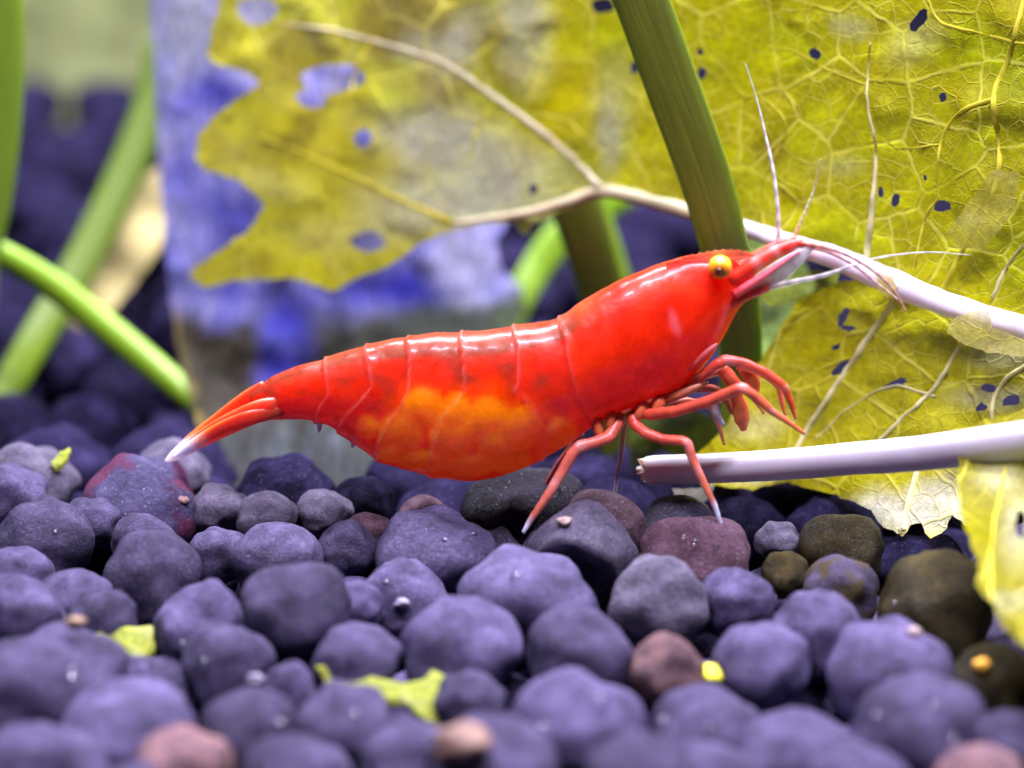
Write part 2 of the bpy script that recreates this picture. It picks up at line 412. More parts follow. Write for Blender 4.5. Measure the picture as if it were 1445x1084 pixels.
# photo pixels: centre x, top y, half width, material key, height/width
KEY = [
 (45, 627, 66, 'grey', .8), (205, 648, 88, 'algae', .85), (14, 652, 56, 'p', .9), (62, 706, 72, 'p', .9), (240, 622, 55, 'grey', .85),
 (312, 684, 42, 'grey', .9), (212, 752, 70, 'p', 1.0), (205, 724, 48, 'p', .9), (308, 742, 46, 'p', .9), (392, 738, 66, 'p', .85),
 (378, 694, 44, 'grey', .85), (458, 690, 40, 'grey', .85), (402, 646, 78, 'bank', .85), (490, 733, 46, 'p', 1.0), (520, 722, 36, 'rust', .85),
 (512, 672, 48, 'bank', .9), (616, 718, 88, 'p', .85), (744, 652, 94, 'black', .9), (820, 707, 78, 'dent', .95), (850, 692, 62, 'rust', .9),
 (984, 725, 84, 'rust2', .82), (566, 787, 66, 'p', .95), (422, 790, 84, 'p', .93), (285, 818, 74, 'p', 1.0), (108, 804, 56, 'p', .9),
 (38, 815, 58, 'p', .95), (750, 778, 103, 'p', .8), (932, 783, 74, 'grey', .98), (1042, 800, 56, 'p', .9), (1100, 738, 34, 'grey', .8),
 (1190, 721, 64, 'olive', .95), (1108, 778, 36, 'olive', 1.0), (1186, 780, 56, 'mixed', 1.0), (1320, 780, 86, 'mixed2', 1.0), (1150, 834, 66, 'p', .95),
 (1074, 877, 74, 'p', .9), (1258, 873, 92, 'p', .9), (650, 840, 86, 'p', .95), (822, 857, 84, 'p', .85), (942, 893, 58, 'pink', 1.0),
 (500, 878, 66, 'p', .9), (326, 873, 72, 'p', 1.0), (190, 925, 32, 'p', .9), (70, 884, 118, 'p', .78), (352, 975, 80, 'p', .9),
 (175, 960, 110, 'p', .8), (60, 1010, 100, 'p', .8), (492, 965, 78, 'p', .95), (815, 942, 96, 'p', .9), (690, 1005, 96, 'p', .85),
 (585, 1015, 80, 'p', .9), (1000, 966, 84, 'p', .85), (1125, 1000, 96, 'p', .85), (1292, 955, 104, 'p', .9), (1430, 1000, 66, 'p', .9),
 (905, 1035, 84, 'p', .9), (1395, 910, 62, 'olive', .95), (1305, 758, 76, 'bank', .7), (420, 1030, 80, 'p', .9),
 (262, 1020, 74, 'pink2', .9), (660, 945, 52, 'p', .9), (412, 930, 38, 'p', 1.2), (600, 700, 40, 'rust', .8), (1010, 1045, 84, 'p', .8),
 (1210, 1050, 80, 'p', .8), (700, 745, 40, 'black', .9), (130, 700, 40, 'p', .9), (1060, 700, 60, 'bank', .9), (1170, 700, 70, 'bank', .8),
 (960, 700, 56, 'black', .9), (30, 770, 50, 'p', .9), (150, 830, 50, 'p', .9), (500, 820, 46, 'p', .9),
 (1380, 1050, 70, 'pink3', .8),
]
pel = []
for i, (x, top, rx, k, sq) in enumerate(KEY):
    y = top + rx * sq
    # meet the sheet of pellet centres along the pixel's ray
    lo, hi = -40.0, 30.0
    for _ in range(40):
        Y = (lo + hi) / 2
        q = R(x, y, Y)
        if q.z > H(q.x, min(Y, 5.9)): lo = Y
        else: hi = Y
    if k == 'bank' and i > 50: Y += 3
    pel.append([x, y, Y, rx, k, sq])
# slide neighbours apart in depth so that they rest against each other instead of merging
for it in range(60):
    for i in range(len(pel)):
        for j in range(i):
            a, b = pel[i], pel[j]
            pa, pb = R(*a[:3]), R(*b[:3]); ra, rb = a[3] * pxmm(a[2]), b[3] * pxmm(b[2])
            need = 0.84 * (ra + rb) - (pa - pb).length
            if need > 0:
                s = 1 if (a[2], i) > (b[2], j) else -1
                a[2] += s * need * .22; b[2] -= s * need * .22
DENT = pellet_mesh('soil_pellet', 21, dent=True)
spec = {
 'algae': ('pellet_algae', 'large soil pellet blotched with magenta algae under the tail fan', None),
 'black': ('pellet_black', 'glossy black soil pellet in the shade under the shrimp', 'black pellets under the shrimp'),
 'dent': ('pellet_grey', 'soil pellet with a dark broken hollow where the hind leg rests', None),
 'rust2': ('pellet_rust', 'wide mauve brown soil pellet where the front walking leg stands', None),
 'olive': ('pellet_leaf_lit', 'soil pellet tinted olive brown by leaf light beside the yellow leaf edge', 'leaf lit olive pellets'),
 'mixed': ('pellet_part_leaf_lit', 'purple soil pellet with a leaf lit olive rim below the olive pellets', None),
 'mixed2': ('pellet_leaf_lit', 'big soil pellet tinted dark olive by leaf light below the hanging leaf edge', None),
 'pink': ('pellet_pink', 'pinkish brown soil pellet next to a tiny yellow ball', None),
 'pink2': ('pellet_pink', 'pinkish soil pellet below the small yellow leaf scrap', None),
 'pink3': ('pellet_pink', 'pinkish soil pellet in the bed below the dark olive pellets', None),
 'rust': ('pellet_rust', 'reddish brown soil pellet in the crest of the bed', 'reddish brown pellets on the crest'),
 'grey': ('pellet_grey', 'grey grainy soil pellet with pale mineral specks', 'grey speckled pellets'),
 'bank': ('pellet_bank_shaded', 'soil pellet shaded dark indigo just behind the crest of the bed', 'dark pellets behind the crest'),
 'p': ('pellet', 'purple grey rounded matt soil pellet heaped in the bed', 'purple grey soil pellets'),
}
OWN = {
 (62, 706): 'large purple pellet beside the magenta blotched pellet', (212, 752): 'tall purple pellet leaning below the magenta blotched pellet', (616, 718): 'broad purple pellet with small bubbles under the belly',
 (750, 778): 'widest purple pellet lying below the broken hollow pellet', (650, 840): 'large purple pellet above the long leaf scrap',
 (822, 857): 'purple pellet between the widest pellet and the pinkish brown one', (1074, 877): 'purple pellet that carries the tiny yellow ball', (1258, 873): 'large purple pellet with a pale beige grain on it',
 (566, 787): 'purple pellet with a whitish grain on its face', (326, 873): 'purple pellet with a white grain on its front', (1150, 834): 'purple pellet below the olive rimmed pellet',
 (1042, 800): 'small purple pellet beside the grey lumpy one below the white stalk', (932, 783): 'large grey lumpy pellet beside the broken hollow pellet', (500, 878): 'purple pellet touching the end of the long leaf scrap',
 (660, 945): 'small purple pellet behind the thick end of the long leaf scrap', (492, 965): 'blurred purple pellet in front of the long leaf scrap', (815, 942): 'large blurred purple pellet in front of the pinkish brown one',
 (70, 884): 'very wide purple pellet beside the squarish leaf scrap', (108, 804): 'purple pellet with a tan grain at its foot', (422, 790): 'big round purple pellet on the near slope below the belly',
 (690, 1005): 'blurred purple pellet behind the orange tinted grain', (45, 627): 'grey pellet on the crest carrying a tiny leaf scrap', (240, 622): 'grey pellet just behind the tip of the tail fan',
 (402, 646): 'dark indigo pellet lying against the foot of the withered leaf', (744, 652): 'big glossy black pellet in the shade beneath the belly', (850, 692): 'reddish brown pellet right behind the broken hollow pellet',
 (1190, 721): 'big speckled pellet tinted olive brown by leaf light below the torn leaf edge', (1108, 778): 'small pellet tinted olive brown by leaf light beside the big speckled olive one', (1395, 910): 'pellet tinted dark olive by leaf light carrying an amber grain',
 (1292, 955): 'very large blurred purple pellet in front of the beige grained one'}
placed = []
for i, (x, y, Y, rx, k, sq) in enumerate(pel):
    p = R(x, y, Y); r = rx * pxmm(Y) * 1.0
    mk_, lab, grp = spec[k]
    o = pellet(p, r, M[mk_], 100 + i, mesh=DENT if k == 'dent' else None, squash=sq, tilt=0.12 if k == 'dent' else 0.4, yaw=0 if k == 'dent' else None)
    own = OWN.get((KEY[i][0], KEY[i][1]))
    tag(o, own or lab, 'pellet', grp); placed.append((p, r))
# the next layer down, seen in the gaps, and the bed beyond the frame's edges
rnd = random.Random(5)
def free(p, r, k=0.86):
    return all((p - q).length > k * (r + s) for q, s in placed)
cnt = 0
for t in range(6000):
    x = rnd.uniform(-30, 30); y = rnd.uniform(-30, 9); r = rnd.uniform(1.6, 2.3)
    p = Vector((x, y, H(x, min(y, 5.9)) - rnd.uniform(1.2, 3.2)))
    px, py = P(p)
    inside = -20 < px < 1465 and py < 1100
    if not inside: p.z = H(x, y)
    if py < 640 or px < -250 or px > 1700 or py > 1330: continue
    if not free(p, r, 0.80): continue
    o = pellet(p, r, M['pellet' if y < 2.5 else 'pellet_bank_shaded'], 900 + t); placed.append((p, r)); cnt += 1
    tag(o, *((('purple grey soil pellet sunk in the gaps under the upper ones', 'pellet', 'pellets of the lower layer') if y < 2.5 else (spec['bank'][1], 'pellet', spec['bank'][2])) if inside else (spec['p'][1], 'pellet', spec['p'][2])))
# the bank that rises behind
for t in range(9000):
    x = rnd.uniform(-40, 34); y = rnd.uniform(10, 88); r = rnd.uniform(2.0, 3.1)
    p = Vector((x, y, H(x, y) + rnd.uniform(-.6, .3)))
    px, py = P(p)
    if not ((-60 < px < (330 if py < 500 else 275) and py < 680) or (650 < px < 1130 and 240 < py < 740)): continue
    if not free(p, r, 0.85): continue
    o = pellet(p, r, M['pellet_bank_shaded'], 9000 + t); placed.append((p, r)); cnt += 1
    tag(o, 'soil pellet shaded dark blue violet on the bank behind the plants', 'pellet', 'pellets of the bank behind')
print('pellets', len(placed))

# ------------------------------------------------------------------ leaves
def inpoly(x, y, poly):
    c = False; j = len(poly) - 1
    for i in range(len(poly)):
        xi, yi = poly[i]; xj, yj = poly[j]
        if (yi > y) != (yj > y) and x < (xj - xi) * (y - yi) / (yj - yi) + xi: c = not c
        j = i
    return c
def rough_loop(loop, step=7.0, amp=2.0, seed=0):
    out = []
    for i in range(len(loop)):
        a, b = loop[i], loop[(i + 1) % len(loop)]
        n = max(1, int(math.dist(a, b) / step))
        for k in range(n):
            t = k / n; x = a[0] + (b[0] - a[0]) * t; y = a[1] + (b[1] - a[1]) * t
            q = Vector((x * .06 + seed, y * .06, seed))
            out.append((x + amp * (noise.noise(q) + .6 * noise.noise(q * 3)), y + amp * (noise.noise(q + Vector((9, 9, 9))) + .6 * noise.noise(q * 3 + Vector((5, 5, 5))))))
    return out
def ell(cx, cy, rx, ry, n=14, rot=0.0, seed=1):
    o = []
    for k in range(n):
        a = 2 * math.pi * k / n
        w = 1 + .3 * noise.noise(Vector((math.cos(a) * 1.5 + cx, math.sin(a) * 1.5 + cy, seed)))
        x, y = rx * math.cos(a) * w, ry * math.sin(a) * w
        o.append((cx + x * math.cos(rot) - y * math.sin(rot), cy + x * math.sin(rot) + y * math.cos(rot)))
    return o
def wrinkle(x, y, wr, seed):
    q = Vector((x * .016, y * .016, seed))
    return wr * (1.6 * noise.noise(q) + 0.8 * noise.noise(q * 2.2))
def sheet(name, outline, holes, depth, colour, m, parent, grid=14, amp=2.0, wr=0.25, seed=0):
    out = rough_loop(outline, amp=amp, seed=seed)
    hs = [rough_loop(h, step=5, amp=amp * .7, seed=seed + i + 1) for i, h in enumerate(holes)]
    pts, edges = [], []
    for lp in [out] + hs:
        b = len(pts); pts += lp; n = len(lp)
        edges += [(b + k, b + (k + 1) % n) for k in range(n)]
    xs = [p[0] for p in out]; ys = [p[1] for p in out]
    rr = random.Random(seed)
    y = min(ys)
    while y < max(ys):
        x = min(xs)
        while x < max(xs):
            q = (x + rr.uniform(-.3, .3) * grid, y + rr.uniform(-.3, .3) * grid)
            if inpoly(q[0], q[1], out) and not any(inpoly(q[0], q[1], h) for h in hs): pts.append(q)
            x += grid
        y += grid
    v2, e2, f2, *_ = delaunay_2d_cdt([Vector(p) for p in pts], edges, [], 0, 1e-4)
    F = []
    for f in f2:
        cx = sum(v2[i].x for i in f) / len(f); cy = sum(v2[i].y for i in f) / len(f)
        if inpoly(cx, cy, out) and not any(inpoly(cx, cy, h) for h in hs): F.append(tuple(reversed(f)))
    V, C, U = [], [], []
    for p in v2:
        Y = depth(p.x, p.y)
        Y += wrinkle(p.x, p.y, wr, seed)
        V.append(R(p.x, p.y, Y)); C.append(colour(p.x, p.y)); U.append((p.x / 100, -p.y / 100))
    return mk(name, V, F, m, parent, C, U)
def blob(x, y, cx, cy, rx, ry, soft=.35, rot=0.0):
    dx, dy = x - cx, y - cy
    u = (dx * math.cos(rot) + dy * math.sin(rot)) / rx; v = (-dx * math.sin(rot) + dy * math.cos(rot)) / ry
    d = math.hypot(u, v) + .28 * noise.noise(Vector((x * .025, y * .025, cx)))
    return max(0.0, min(1.0, (1 + soft - d) / (2 * soft)))
def lerp(a, b, t): return [a[i] + (b[i] - a[i]) * t for i in range(len(a))]

YEL = [0.54, 0.51, 0.001]; YELG = [0.40, 0.46, 0.001]; OLV = [0.26, 0.22, 0.0005]; MILK = [0.50, 0.53, 0.30]; BRT = [0.66, 0.62, 0.004]
leaf = empty('cabbage_leaf', R(1250, 745, 2))
tag(leaf, 'holed yellow green cabbage leaf with white midrib behind the shrimp', 'leaf')
UP = [(384, -70), (318, -30), (302, 30), (292, 75), (300, 90), (340, 100), (366, 118), (340, 136), (300, 165), (280, 190), (275, 225),
      (290, 240), (340, 256), (374, 290), (350, 325), (300, 360), (275, 375), (269, 390), (288, 407), (330, 396), (400, 393), (440, 400),
      (470, 411), (500, 395), (550, 376), (590, 346), (620, 331), (680, 318), (728, 314), (742, 332), (754, 314), (790, 298), (850, 274),
      (970, 303), (1050, 326), (1130, 352), (1240, 394), (1340, 434), (1470, 474), (1560, 500), (1560, -90)]
HOLES = [ell(468, 112, 44, 22, rot=-.1), ell(440, 138, 22, 14), ell(512, 196, 13, 12), ell(520, 341, 22, 15), ell(363, 14, 26, 20),
         ell(1296, 30, 9, 18, rot=.5), ell(1150, 76, 10, 7, rot=.7), ell(1329, 291, 12, 9), ell(1264, 283, 6, 11, rot=.3), ell(1244, 272, 4, 7),
         ell(896, 95, 6, 9), ell(990, 103, 6, 10), ell(988, 73, 4, 6), ell(851, 8, 16, 12), ell(752, 267, 7, 8), ell(1330, 136, 6, 6), ell(1305, 250, 3, 4)]
def mr(x):                      # depth of the midrib along the picture
    return float(np.interp(x, [250, 850, 970, 1050, 1130, 1240, 1340, 1460, 1560], [19, 14.5, 11.2, 8.8, 6.8, 4.8, 3.4, 2.6, 2.2]))
def mry(x):
    return float(np.interp(x, [250, 850, 970, 1050, 1130, 1240, 1340, 1460, 1560], [300, 270, 298, 322, 350, 390, 430, 470, 500]))
def up_depth(x, y):
    up = (mry(x) - y) / 38
    return mr(x) + (0.10 + .12 * max(0, min(1, (1000 - x) / 500))) * up + 0.008 * up * up + .4 * math.sin(x * .012)
def up_col(x, y):
    n = noise.noise(Vector((x * .008, y * .008, 3)))
    c = lerp(YEL, YELG, .5 + n)
    c = lerp(c, OLV, .35 * max(0, noise.noise(Vector((x * .013, y * .013, 8)))))
    net = 1.0
    for (cx, cy, rx, ry, rot) in ((600, 30, 95, 60, .2), (545, 40, 40, 50, 0), (720, 60, 40, 70, 0), (620, 125, 40, 45, 0), (310, 62, 26, 24, 0), (300, 205, 24, 28, 0), (430, 185, 22, 30, .4), (370, 222, 48, 12, .1),
                                  (300, 382, 24, 16, 0), (360, 370, 34, 18, -.3), (480, 380, 26, 10, 0), (525, 250, 30, 22, 0), (505, 280, 50, 12, .4), (1085, 215, 26, 20, 0), (420, 75, 50, 40, 0)):
        c = lerp(c, OLV, .85 * blob(x, y, cx, cy, rx, ry, .2, rot))
    for (cx, cy, rx, ry, rot, k) in ((600, 190, 70, 34, -.1, .9), (690, 240, 120, 50, .2, .85), (640, 290, 110, 30, 0, .9), (590, 70, 30, 22, 0, .6), (740, 40, 34, 75, 0, .85), (650, 60, 25, 60, .5, .75),
                                     (560, 290, 60, 45, 0, .5), (860, 190, 14, 50, 0, .9), (865, 150, 28, 70, 0, .35), (380, 260, 60, 20, .3, .35), (1290, 60, 40, 24, -.5, .35), (1200, 40, 26, 14, .2, .5), (480, 330, 80, 26, 0, .4), (1185, 235, 30, 14, 0, .35)):
        t = k * blob(x, y, cx, cy, rx, ry, .5, rot)
        c = lerp(c, MILK, t); net *= 1 - .6 * t
    e = blob(x, y, 400, 240, 160, 190, .3)
    c = lerp(c, BRT, .35 * e); net *= 1 - .75 * e
    return c + [net]
sheet('upper_blade', UP, HOLES, up_depth, up_col, M['leaf'], leaf, grid=13, amp=3.0, wr=.35, seed=2)

LOW = [(1128, 420), (1185, 398), (1240, 392), (1340, 434), (1470, 474), (1560, 502), (1560, 780), (1440, 720), (1362, 742), (1345, 726), (1338, 746), (1312, 760), (1300, 738),
       (1286, 742), (1274, 757), (1246, 744), (1232, 722), (1196, 704), (1150, 692), (1110, 680), (1060, 690), (1000, 684), (938, 676), (930, 662), (985, 640), (1020, 608), (1050, 548), (1064, 520), (1092, 478)]
LHOLES = [ell(1190, 448, 6, 14, rot=.5), ell(1196, 463, 10, 5), ell(1190, 518, 22, 7, rot=-.6), ell(1262, 542, 20, 6, rot=-.3), ell(1395, 547, 11, 7), ell(1428, 565, 14, 7, rot=-.3), ell(1385, 575, 9, 6), ell(1180, 490, 7, 4, rot=-.4)]
def low_depth(x, y):
    t = max(0.0, min(1.2, (y - mry(x)) / max(120.0, 735 - mry(x))))
    base = mr(max(x, 1050)) * .9 + 0.6
    return base * (1 - t) + t * float(np.interp(x, [930, 1150, 1350, 1560], [4.2, 2.2, -1.0, -3.0])) + 1.1 * math.sin(t * math.pi)
def low_col(x, y):
    n = noise.noise(Vector((x * .01, y * .01, 13)))
    c = lerp([0.45, 0.43, 0.002], [0.56, 0.55, 0.006], .5 + n)
    c = lerp(c, OLV, .5 * blob(x, y, 1125, 470, 60, 50, .3))
    net = 1.0
    for (cx, cy, rx, ry, k) in ((1250, 725, 60, 28, .9), (1320, 720, 50, 34, .8), (1060, 672, 40, 10, .7), (1400, 560, 60, 16, .4), (1420, 500, 50, 20, .5), (1060, 600, 40, 20, .3), (1360, 690, 60, 20, .6)):
        t = k * blob(x, y, cx, cy, rx, ry, .45); c = lerp(c, [.62, .64, .48], t); net *= 1 - .6 * t
    return c + [net]
sheet('lower_blade', LOW, LHOLES, low_depth, low_col, M['leaf'], leaf, grid=13, amp=4.0, wr=.3, seed=4)
FLAP = [(1352, 640), (1372, 600), (1470, 570), (1560, 560), (1560, 960), (1470, 925), (1436, 904), (1410, 880), (1404, 850), (1376, 826), (1382, 792), (1364, 752), (1352, 700)]
def flap_depth(x, y):
    return float(np.interp(y, [560, 650, 740, 850, 960], [-3.0, -5.0, -8.5, -13.0, -17.0])) - .010 * max(0, x - 1400)
def flap_col(x, y):
    c = lerp([0.19, 0.175, 0.001], [0.27, 0.26, 0.003], .5 + noise.noise(Vector((x * .015, y * .015, 23))))
    c = lerp(c, MILK, .7 * blob(x, y, 1440, 745, 26, 50, .5)); c = lerp(c, MILK, .6 * blob(x, y, 1425, 850, 34, 12, .5)); c = lerp(c, MILK, .8 * blob(x, y, 1410, 670, 30, 20, .5))
    return c + [.9]
sheet('torn_flap', FLAP, [ell(1440, 740, 8, 18)], flap_depth, flap_col, M['leaf'], leaf, grid=12, amp=5.0, wr=.3, seed=6)

def tube(name, path, m, parent=None, n=24, sides=10, **kw):
    V, F, C, U = sweep(path, n, sides, **kw)
    return mk(name, V, F, m, parent, C, U)
def vein(path, m, lift=.03, fn=up_depth, n=26, bump=.25):
    wr, sd = {up_depth: (.35, 2), low_depth: (.3, 4), flap_depth: (.3, 6)}[fn]
    c = catmull(path, n * 2)
    pp = [(x, y, fn(x, y) + wrinkle(x, y, wr, sd) - lift, r * .8) for x, y, r in c]
    pp = [(x + 1.5 * noise.noise(Vector((x * .05, y * .05, 3))), y + 1.5 * noise.noise(Vector((x * .05, y * .05, 7))), Y, r) for x, y, Y, r in pp]
    return tube('vein', pp, m, leaf, n=n * 2, sides=8, flat=.28, bump=bump, seed=path[0][0])
def vein_material(name, c):
    m, nt, b = mat(name)
    b.inputs['Base Color'].default_value = tuple(c) + (1,); b.inputs['Roughness'].default_value = .5; b.inputs['Specular IOR Level'].default_value = .15
    tl = N(nt, 'ShaderNodeBsdfTranslucent'); tl.inputs[0].default_value = tuple(c) + (1,)
    mx = N(nt, 'ShaderNodeMixShader'); mx.inputs[0].default_value = .35
    L(nt, b.outputs[0], mx.inputs[1]); L(nt, tl.outputs[0], mx.inputs[2]); L(nt, mx.outputs[0], nt.nodes['Material Output'].inputs['Surface'])
    return m
M['vein_white'] = vein_material('vein_white', (0.66, 0.64, 0.32))
M['vein_yellow'] = vein_material('vein_yellow', (0.66, 0.62, 0.05))
M['midrib_olive'] = simple('midrib_olive', (0.52, 0.50, 0.30), 0.4, .3, 1200, .15)
tube('midrib', [(1048, 321, 8.6, 11), (1130, 349, 6.5, 14), (1180, 364, 5.5, 16), (1240, 390, 4.4, 18), (1340, 431, 3.0, 17), (1460, 469, 2.2, 18), (1560, 500, 1.8, 18)], M['midrib'], leaf, n=50, sides=16, bump=.12)
tube('midrib', [(640, 315, 15.6, 3), (740, 301, 15.0, 6), (800, 285, 14.4, 8), (850, 270, 14.0, 10), (905, 280, 12.6, 10), (970, 298, 10.8, 11), (1052, 322, 8.6, 11)], M['midrib_olive'], leaf, n=40, sides=12, bump=.2)
vein([(850, 268, 7), (800, 215, 6), (740, 168, 6), (680, 125, 5), (620, 88, 5), (540, 62, 4), (460, 42, 3), (385, 32, 2)], M['midrib_olive'], n=50)
vein([(640, 315, 6), (585, 292, 5), (520, 260, 4), (450, 228, 4), (400, 205, 3), (350, 190, 2)], M['vein_yellow'], n=40)
vein([(1222, 372, 7), (1230, 300, 5), (1236, 215, 3), (1224, 140, 2), (1228, 60, 1.5)], M['vein_white'], n=40)
vein([(1330, 412, 6), (1360, 350, 4.5), (1390, 298, 4), (1408, 245, 5), (1410, 195, 5), (1402, 140, 5.5), (1425, 75, 5), (1450, -20, 4)], M['vein_yellow'], n=60)
vein([(1402, 140, 4), (1360, 155, 3.5), (1332, 190, 3), (1322, 240, 2.2), (1325, 280, 1.6)], M['vein_yellow'])
vein([(1325, 205, 2), (1270, 210, 1.8), (1250, 200, 1.2)], M['vein_yellow'], n=16)
vein([(1480, 70, 3), (1400, 52, 2.6), (1330, 32, 2.4), (1310, 0, 2)], M['vein_yellow'])
vein([(1222, 120, 2), (1160, 95, 2), (1120, 72, 1.6), (1085, 66, 1)], M['vein_yellow'])
vein([(1400, 420, 3.5), (1425, 370, 3), (1460, 330, 3)], M['vein_white'], n=16)
vein([(1290, 380, 2.6), (1305, 310, 2.2), (1325, 280, 1.6)], M['vein_yellow'], n=16)
vein([(1080, 330, 2), (1075, 260, 1.6), (1110, 180, 1.2), (1070, 130, 1)], M['vein_yellow'])
vein([(520, 61, 3), (500, 110, 2), (490, 150, 1.2)], M['vein_yellow'], n=16)
vein([(700, 140, 2.4), (670, 190, 2), (660, 235, 1.2)], M['vein_yellow'], n=16)
vein([(1268, 418, 5), (1225, 478, 6), (1180, 545, 5.5), (1140, 605, 5), (1120, 640, 4)], M['vein_white'], fn=low_depth, n=36)
vein([(1360, 480, 4), (1320, 545, 4), (1280, 585, 4), (1240, 622, 4)], M['vein_white'], fn=low_depth, n=30)
vein([(1470, 505, 5), (1420, 535, 4), (1400, 575, 4), (1408, 620, 3)], M['vein_white'], fn=low_depth)
vein([(1320, 560, 3), (1260, 545, 2.4), (1200, 575, 2), (1150, 620, 1.6)], M['vein_white'], fn=low_depth)
vein([(1200, 505, 2), (1140, 530, 2), (1090, 570, 1.6)], M['vein_yellow'], fn=low_depth)
vein([(1430, 600, 3), (1340, 610, 2.4), (1290, 640, 2)], M['vein_yellow'], fn=low_depth)
vein([(1300, 650, 7), (1285, 700, 7), (1276, 748, 6)], M['vein_white'], fn=low_depth, n=14)
vein([(1420, 660, 4), (1405, 730, 4), (1398, 790, 4), (1400, 850, 3)], M['vein_yellow'], fn=flap_depth, n=20)
vein([(1470, 820, 5), (1430, 846, 5), (1404, 856, 3)], M['vein_white'], fn=flap_depth, n=14)

# shreds of tissue still hanging round the midrib
def scrap(name, loop, depth, colour, m, label, cat, parent=None, grid=9, group=None, wr=.2, seed=1, amp=3):
    o = sheet(name, loop, [], depth, lambda x, y: lerp(colour, [.6, .6, .45], .5 * max(0, noise.noise(Vector((x * .05, y * .05, seed))))) + [.5], m, parent, grid=grid, amp=amp, wr=wr, seed=seed)
    if label: tag(o, label, cat, group)
    return o
scrap('shred', [(1235, 372), (1258, 378), (1262, 400), (1285, 430), (1262, 432), (1240, 412)], lambda x, y: 3.6, [.55, .52, .1], M['shred'], None, None, leaf, seed=31)
scrap('shred', [(1350, 446), (1395, 436), (1400, 462), (1445, 478), (1460, 505), (1400, 498), (1365, 490), (1335, 470)], lambda x, y: 1.6 - .01 * (y - 440), [.55, .52, .14], M['shred'], None, None, leaf, seed=33)
scrap('shred', [(1090, 395), (1150, 380), (1185, 385), (1180, 412), (1140, 425), (1085, 432), (1072, 418)], lambda x, y: 6.2, [.36, .47, .03], M['shred'], None, None, leaf, seed=35)
scrap('shred', [(1335, 330), (1400, 240), (1440, 245), (1430, 300), (1390, 350), (1350, 350)], lambda x, y: up_depth(x, y) - .6, [.5, .48, .08], M['shred'], None, None, leaf, seed=37)
scrap('shred', [(950, 690), (985, 690), (1010, 676), (1004, 700), (970, 730), (956, 716)], lambda x, y: 3.2, [.62, .62, .55], M['shred'], None, None, leaf, seed=39)

# bare white leaf stalk lying across
st = sweep([(908, 664, 1.4, 17), (925, 663, 1.3, 21), (1000, 661, .6, 22), (1100, 656, -.6, 23), (1200, 648, -2, 24), (1300, 640, -3.4, 26), (1400, 628, -5, 28), (1580, 604, -7.5, 30)], 60, 20, flat=.75, bump=.03,
           colfn=lambda t, a: [.57 + .02 * math.sin(a * 3) - .03 * min(1, t * 4), .50 + .07 * min(1, t * 4), .44 + .19 * min(1, t * 6)])
m, nt, b = mat('stalk'); M['stalk'] = m
at = N(nt, 'ShaderNodeAttribute', attribute_name='Col'); uvn = N(nt, 'ShaderNodeUVMap', uv_map='surface')
mp = N(nt, 'ShaderNodeMapping'); mp.inputs['Scale'].default_value = (6, 30, 1); L(nt, uvn.outputs[0], mp.inputs[0])
n1 = N(nt, 'ShaderNodeTexNoise', Scale=1.0, Detail=5.0); L(nt, mp.outputs[0], n1.inputs['Vector'])
L(nt, mixc(nt, 1, at.outputs['Color'], ramp(nt, n1.outputs[0], [(.3, (.92, .91, .93)), (.7, (1.05, 1.05, 1.05))]).outputs[0], 'MULTIPLY'), b.inputs['Base Color'])
b.inputs['Subsurface Weight'].default_value = .4; b.inputs['Subsurface Scale'].default_value = .001; b.inputs['Roughness'].default_value = .4
bp = N(nt, 'ShaderNodeBump', Strength=.08, Distance=.0001); L(nt, n1.outputs[0], bp.inputs['Height']); L(nt, bp.outputs[0], b.inputs['Normal'])
V, F, C, U = st
rr = random.Random(3)
for i in range(20):             # frayed broken end
    V[i] = V[i] + Vector((rr.uniform(-.35, .35), 0, 0))
tag(mk('leaf_stalk', V, F, m, None, C, U), 'smooth white bare leaf stalk lying across below the yellow leaf', 'stalk')

